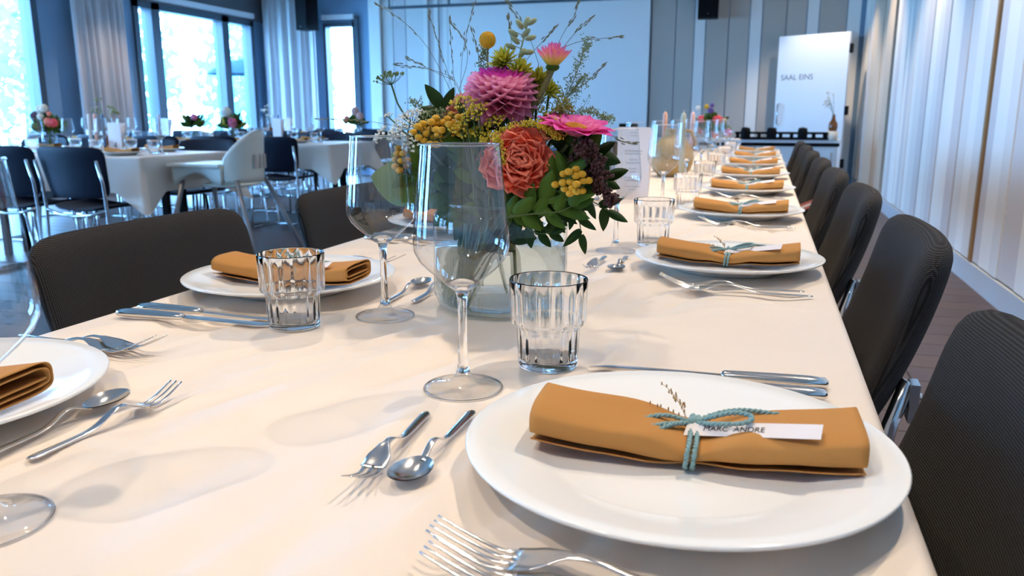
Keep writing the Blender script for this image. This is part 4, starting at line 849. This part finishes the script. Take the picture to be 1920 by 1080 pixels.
p = at(1258, 335, 3.45); t = thing('ceramic_jug', 'round tan ceramic jug standing among glasses on the long table', 'jug', (p.x, 3.45, ZT))
MB().lathe([(0, 0), (.055, 0), (.08, .03), (.092, .075), (.085, .115), (.055, .15), (.032, .165), (.030, .185), (.036, .195), (.030, .193), (0, .17)], 32).obj('body', 'tan', t); MB().tube([(.034, 0, .185), (.075, 0, .185), (.095, 0, .14), (.084, 0, .11)], .008).obj('handle', 'tan', t)
def card(x, y, z, w, h, rz, lab, lines, num=None, group=None):
    t = thing('menu_card', lab, 'card', (x, y, z), rz, group); MB().box((-w / 2, -.001, 0), (w / 2, .001, h)).obj('sheet', 'paper', t, False)
    MB().box((-w / 2, -.001, 0), (w / 2, .001, h)).obj('rear_sheet', 'paper', t, False).rotation_euler = (-.22, 0, 0)
    if lines:
        b = MB(); r = random.Random(4)
        for i in range(lines):
            zz = h * (.92 - .82 * i / lines); ww = w * r.uniform(.08, .3)
            if i % 3 != 2: b.box((-ww, -.0018, zz), (ww, -.0012, zz + h * .012))
        b.obj('print', 'wgrey', t, False)
    if num: text_obj('lettering', num, .065, t, Matrix.Translation((0, -.0015, h * .22)) @ Matrix.Rotation(PI / 2, 4, 'X'), 'ink')
p = at(1186, 340, 2.41); card(p.x, 2.41, ZT, .098, .215, -.12, 'tall printed menu card standing behind the big bouquet on the long table', 20)
# small bouquets
def mini(name, lab, x, y, z, H, specs, rs, vaseR=.05, vaseH=.11, m='vase', pot=True):
    if pot:
        v = thing('small_vase', 'small vase under ' + lab, 'vase', (x, y, z)); MB().lathe([(0, .002), (vaseR * .9, .002), (vaseR, .01), (vaseR, vaseH * .8), (vaseR * .85, vaseH), (vaseR * .82, vaseH)], 24).obj('body', m, v)
    t = thing(name, lab, 'bouquet', (x, y, z)); top = vaseH
    for i in range(150):
        a = rs.uniform(0, 2 * PI); e = rs.uniform(.05, 1.3); L = H * rs.uniform(.45, .8); d = Vector((math.cos(a) * math.sin(e), math.sin(a) * math.sin(e), math.cos(e))); o = Vector((0, 0, top + .01)) + d * L * rs.uniform(.3, .75)
        link('leaf', leaf(('leaf', 'leafd', 'leaff')[i % 3], .068, .02), t, mtx=scaled(frame(o, d + Vector((rs.gauss(0, .4), rs.gauss(0, .4), 0)), Vector((0, -1, .6))), 1.0))
    b = MB()
    for i in range(8): a = rs.uniform(0, 2 * PI); b.tube([(.02 * math.cos(a), .02 * math.sin(a), .01), (0, 0, top), (.06 * math.cos(a), .06 * math.sin(a), top + H * .5)], .0022, 5)
    b.obj('stems', 'stem', t)
    for (dx, dz, r, mm) in specs:
        c = Vector((dx, -.05 + rs.uniform(-.02, .02), top + dz)); fb = MB().ball(c, r * .6, 8, 6)
        n = 40
        for i in range(n):
            zq = 1 - 2 * (i + .5) / n; q = math.sqrt(1 - zq * zq); ph = i * 2.4; fb.ball(c + Vector((q * math.cos(ph), q * math.sin(ph), zq)) * r * .72, r * .3, 6, 4)
        fb.obj('bloom', mm, t)
    return t
mm = {n: mat('bloom_' + n, c, .6) for n, c in (('red', (.72, .08, .10)), ('coral', (.80, .22, .14)), ('pink', (.70, .16, .30)), ('yellow', (.62, .38, .03)), ('white', (.70, .70, .62)), ('purple', (.12, .06, .26)), ('pale', (.72, .40, .34)), ('plum', (.08, .04, .07)))}
for k, v_ in mm.items(): M['b_' + k] = v_
rs = random.Random(9)
p = at(1331, 250, 6.15); mini('small_bouquet', 'small red and purple bouquet at the far end of the long table', p.x, 6.15, ZT, .2, [(.05, .10, .042, 'b_red'), (-.06, .11, .03, 'b_red'), (.0, .17, .024, 'b_purple'), (.01, .21, .016, 'b_purple'), (-.03, .2, .018, 'b_yellow'), (.10, .10, .02, 'b_yellow'), (-.09, .19, .018, 'b_white'), (-.07, .03, .028, 'b_coral'), (.04, -.0, .026, 'b_coral'), (.13, .02, .028, 'b_pink')], rs)
T1y, T2y, T3y = 4.5, 6.85, 9.17
p = at(92, 250, 4.75); mini('small_bouquet', 'bouquet with coral rose and white blooms on the number card table', p.x, 4.75, ZT, .2, [(.06, .09, .036, 'b_coral'), (.10, .085, .032, 'b_red'), (-.05, .06, .024, 'b_yellow'), (-.01, .06, .02, 'b_yellow'), (-.07, .13, .04, 'b_plum'), (-.02, .18, .032, 'b_white'), (.04, .19, .03, 'b_white'), (.01, .13, .024, 'b_white'), (.09, .15, .016, 'b_coral')], rs)
p = at(437, 245, 6.7); mini('small_bouquet', 'bouquet with round pink gerbera behind the cream high chair', p.x, 6.7, ZT, .2, [(.035, .07, .05, 'b_pink'), (.035, .07 - .0, .02, 'b_red'), (-.06, .07, .028, 'b_yellow'), (-.02, .17, .05, 'b_white'), (-.07, .11, .024, 'b_yellow')], rs)
p = at(365, 245, 6.95); mini('small_bouquet', 'loose bouquet with one mauve flower against the window', p.x, 6.95, ZT, .2, [(.06, .12, .034, 'b_pink'), (-.06, .13, .02, 'b_yellow')], rs)
p = at(668, 245, 9.1); mini('small_bouquet', 'round peach and green bouquet before the narrow window', p.x, 9.1, ZT, .22, [(.02, .19, .055, 'b_pale'), (-.10, .10, .04, 'b_coral'), (.09, .13, .045, 'b_pale')], rs)
# number card, menus, candles and bottle vases of the side tables
p = at(218, 283, 4.5); card(p.x, 4.5, ZT, .115, .20, -.05, 'paper table card printed with a large number four', 0, '4')
for px, Y, lab in ((311, 6.6, 'blank-backed menu card in front of the wide window'), (540, 9.0, 'menu card beside the bottle vase on the side table nearest the screen wall'), (520, 6.75, 'menu card behind the navy chair of the middle table')):
    p = at(px, 255, Y); card(p.x, Y, ZT, .12, .22, -.3, lab, 0)
for px, Y, m, lab in ((170, 4.7, 'whitewax', 'white taper candle on the number card table'), (181, 4.68, 'peach', 'peach taper candle on the number card table'), (196, 4.66, 'bluewax', 'dark blue taper candle beside the number card'), (301, 6.7, 'pinkwax', 'pink taper candle beside a menu card at the window'), (513, 9.2, 'whitewax', 'white taper candle near the bottle vase by the corner'), (524, 9.3, 'bluewax', 'dark blue taper candle near the bottle vase by the corner')):
    p = at(px, 260, Y); candle(p.x, Y, ZT, .26, m, lab)
def bottle_vase(x, y, z, lab, flowers='b_white', s=1.0):
    t = thing('bottle_vase', lab, 'vase', (x, y, z)); MB().lathe([(0, 0), (.035 * s, 0), (.042 * s, .02 * s), (.042 * s, .07 * s), (.02 * s, .11 * s), (.014 * s, .15 * s), (.017 * s, .16 * s), (.012 * s, .158 * s), (0, .12 * s)], 20).obj('bottle', 'brownglass', t)
    r = random.Random(int(x * 100)); b = MB(); f = MB()
    for i in range(7):
        e = Vector((r.uniform(-.09, .09), r.uniform(-.05, .05), .16 + r.uniform(.08, .22))) * s; b.tube(bez((0, 0, .1 * s), (0, 0, .2 * s), e, 6), .0015, 4)
        for k in range(6): f.ball(e + Vector((r.gauss(0, .012), r.gauss(0, .012), r.gauss(0, .008))) * s, .008 * s, 5, 4)
    b.obj('stems', 'stem', t); f.obj('blooms', flowers, t)['kind'] = 'stuff'
p = at(231, 260, 5.0); bottle_vase(p.x, 4.85, ZT, 'brown bottle vase with airy green sprigs behind the number card', 'airy'); p = at(507, 255, 9.1); bottle_vase(p.x, 9.1, ZT, 'brown bottle vase with white sprigs before the corner window post', 'b_white')
# settings of the side tables
gcopy = 0; rs = random.Random(17)
nap0 = naps[1]
for k, (x0, x1, y0, y1, nm) in enumerate(SIDE):
    xs = {0: (-3.96, -4.44, -5.0, -5.6), 1: (-4.15, -4.75, -5.38, -6.0, -6.6), 2: (-4.3, -4.95, -5.6, -6.25, -6.85)}[k]
    for i, x in enumerate(xs):
        for side, yy, sg in ((0, y0 + .17, 1), (1, y1 - .17, -1)):
            xx = x - (.12 if side else 0); wh = '%s from the aisle, %s the screen, on %s' % (ORD[i], 'edge away from' if side == 0 else 'edge toward', nm)
            o = link('plate', plate_me, None, (xx, yy, ZT)); tag(o, 'white plate ' + wh, 'plate', 'plates on side table %d' % (k + 1))
            o = link('napkin', nap_me[rs.randrange(3)], None, (xx, yy, ZT)); o.rotation_euler = (0, 0, rs.uniform(-.1, .1)); tag(o, 'ochre napkin ' + wh, 'napkin', 'napkins on side table %d' % (k + 1))
            dup(gl, (xx + sg * .17, yy + sg * .17, ZT), 0, 'wine glass ' + wh, 'wine glasses on side table %d' % (k + 1))
            o = link('tumbler', tum_me, None, (xx + sg * .09, yy + sg * .19, ZT)); tag(o, 'tumbler ' + wh, 'tumbler', 'tumblers on side table %d' % (k + 1))
# extra glasses seen at the end of the numbered table and on the long table
# ================================================================== SIDEBOARD AND EQUIPMENT AT THE BACK
sy = 9.9; xl, xr = at(1165, 262, sy).x, at(1577, 262, sy).x; zt = at(1480, 262, sy).z
sb = thing('sideboard', 'low white sideboard with a pale top below the open door', 'sideboard', ((xl + xr) / 2, sy + .3, 0)); hw = (xr - xl) / 2
MB().box((-hw, -.3, zt - .035), (hw, .3, zt)).obj('top', 'white', sb, False); MB().box((-hw + .03, -.27, .08), (hw - .03, .27, zt - .075)).obj('body', 'wpale', sb, False); MB().box((-hw + .01, -.285, zt - .075), (hw - .01, .27, zt - .035)).obj('shadow_rail', 'black', sb, False)
for i in range(4):
    w = (2 * hw - .08) / 4; x = -hw + .04 + w * i; d = MB().box((x + .006, -.285, .1), (x + w - .006, -.27, zt - .09)).obj('door', 'white', sb, False); MB().box((x + w - .06, -.30, zt - .25), (x + w - .045, -.285, zt - .14)).obj('handle', 'chrome', d, False)
for sx in (-1, 1):
    for q in (-1, 1): MB().box((sx * (hw - .08) - .02, q * .22 - .02, 0), (sx * (hw - .08) + .02, q * .22 + .02, .08)).obj('foot', 'black', sb, False)
a, c = at(1378, 255, sy), at(1552, 255, sy)
eq = thing('stage_light_bar', 'black equipment bar with three round clamps lying on the sideboard', 'equipment', ((a.x + c.x) / 2, sy + .02, zt)); h = (c.x - a.x) / 2
MB().box((-h, -.05, .0), (h, .05, .028)).obj('lower_bar', 'black', eq, False); MB().box((-h, -.05, .062), (h, .05, .088)).obj('upper_bar', 'black', eq, False)
for i in range(9): x = -h + .03 + (2 * h - .06) * i / 8; MB().box((x - .02, -.045, .028), (x + .02, .045, .062)).obj('spacer', 'black', eq, False)
for px in (1398, 1447, 1505): x = at(px, 248, sy).x - (a.x + c.x) / 2; k = MB().lathe([(0, 0), (.05, 0), (.055, .02), (.055, .10), (.045, .135), (0, .135)], 20, (x, -.01, .0)).obj('clamp', 'black', eq); MB().lathe([(0, 0), (.02, 0), (.02, .012), (0, .012)], 12, (x, -.01, .13)).obj('knob', 'frame', k)
p = at(1561, 250, sy); cp = tag(MB().lathe([(0, 0), (.055, 0), (.058, .01), (.058, .098), (.05, .1), (0, .1)], 20).obj('cream_pot', 'cream', None, True, (p.x, sy + .02, zt)), 'plain cream cylinder under the brown vase on the sideboard', 'pot'); bottle_vase(p.x, sy + .02, zt + .1, 'rounded brown vase with white flowers on a cream cylinder', 'b_white', 1.15)
p = at(1170, 240, 9.9); t = thing('laptop', 'small black open laptop on the sideboard before the screen', 'laptop', (p.x, sy + .2, zt)); MB().box((-.12, -.1, 0), (.12, .1, .015)).obj('keyboard_base', 'black', t, False); o = MB().box((-.12, 0, 0), (.12, .008, .17)).obj('lid', 'black', t, False); o.location = (0, .1, .01); o.rotation_euler = (-.25, 0, 0)
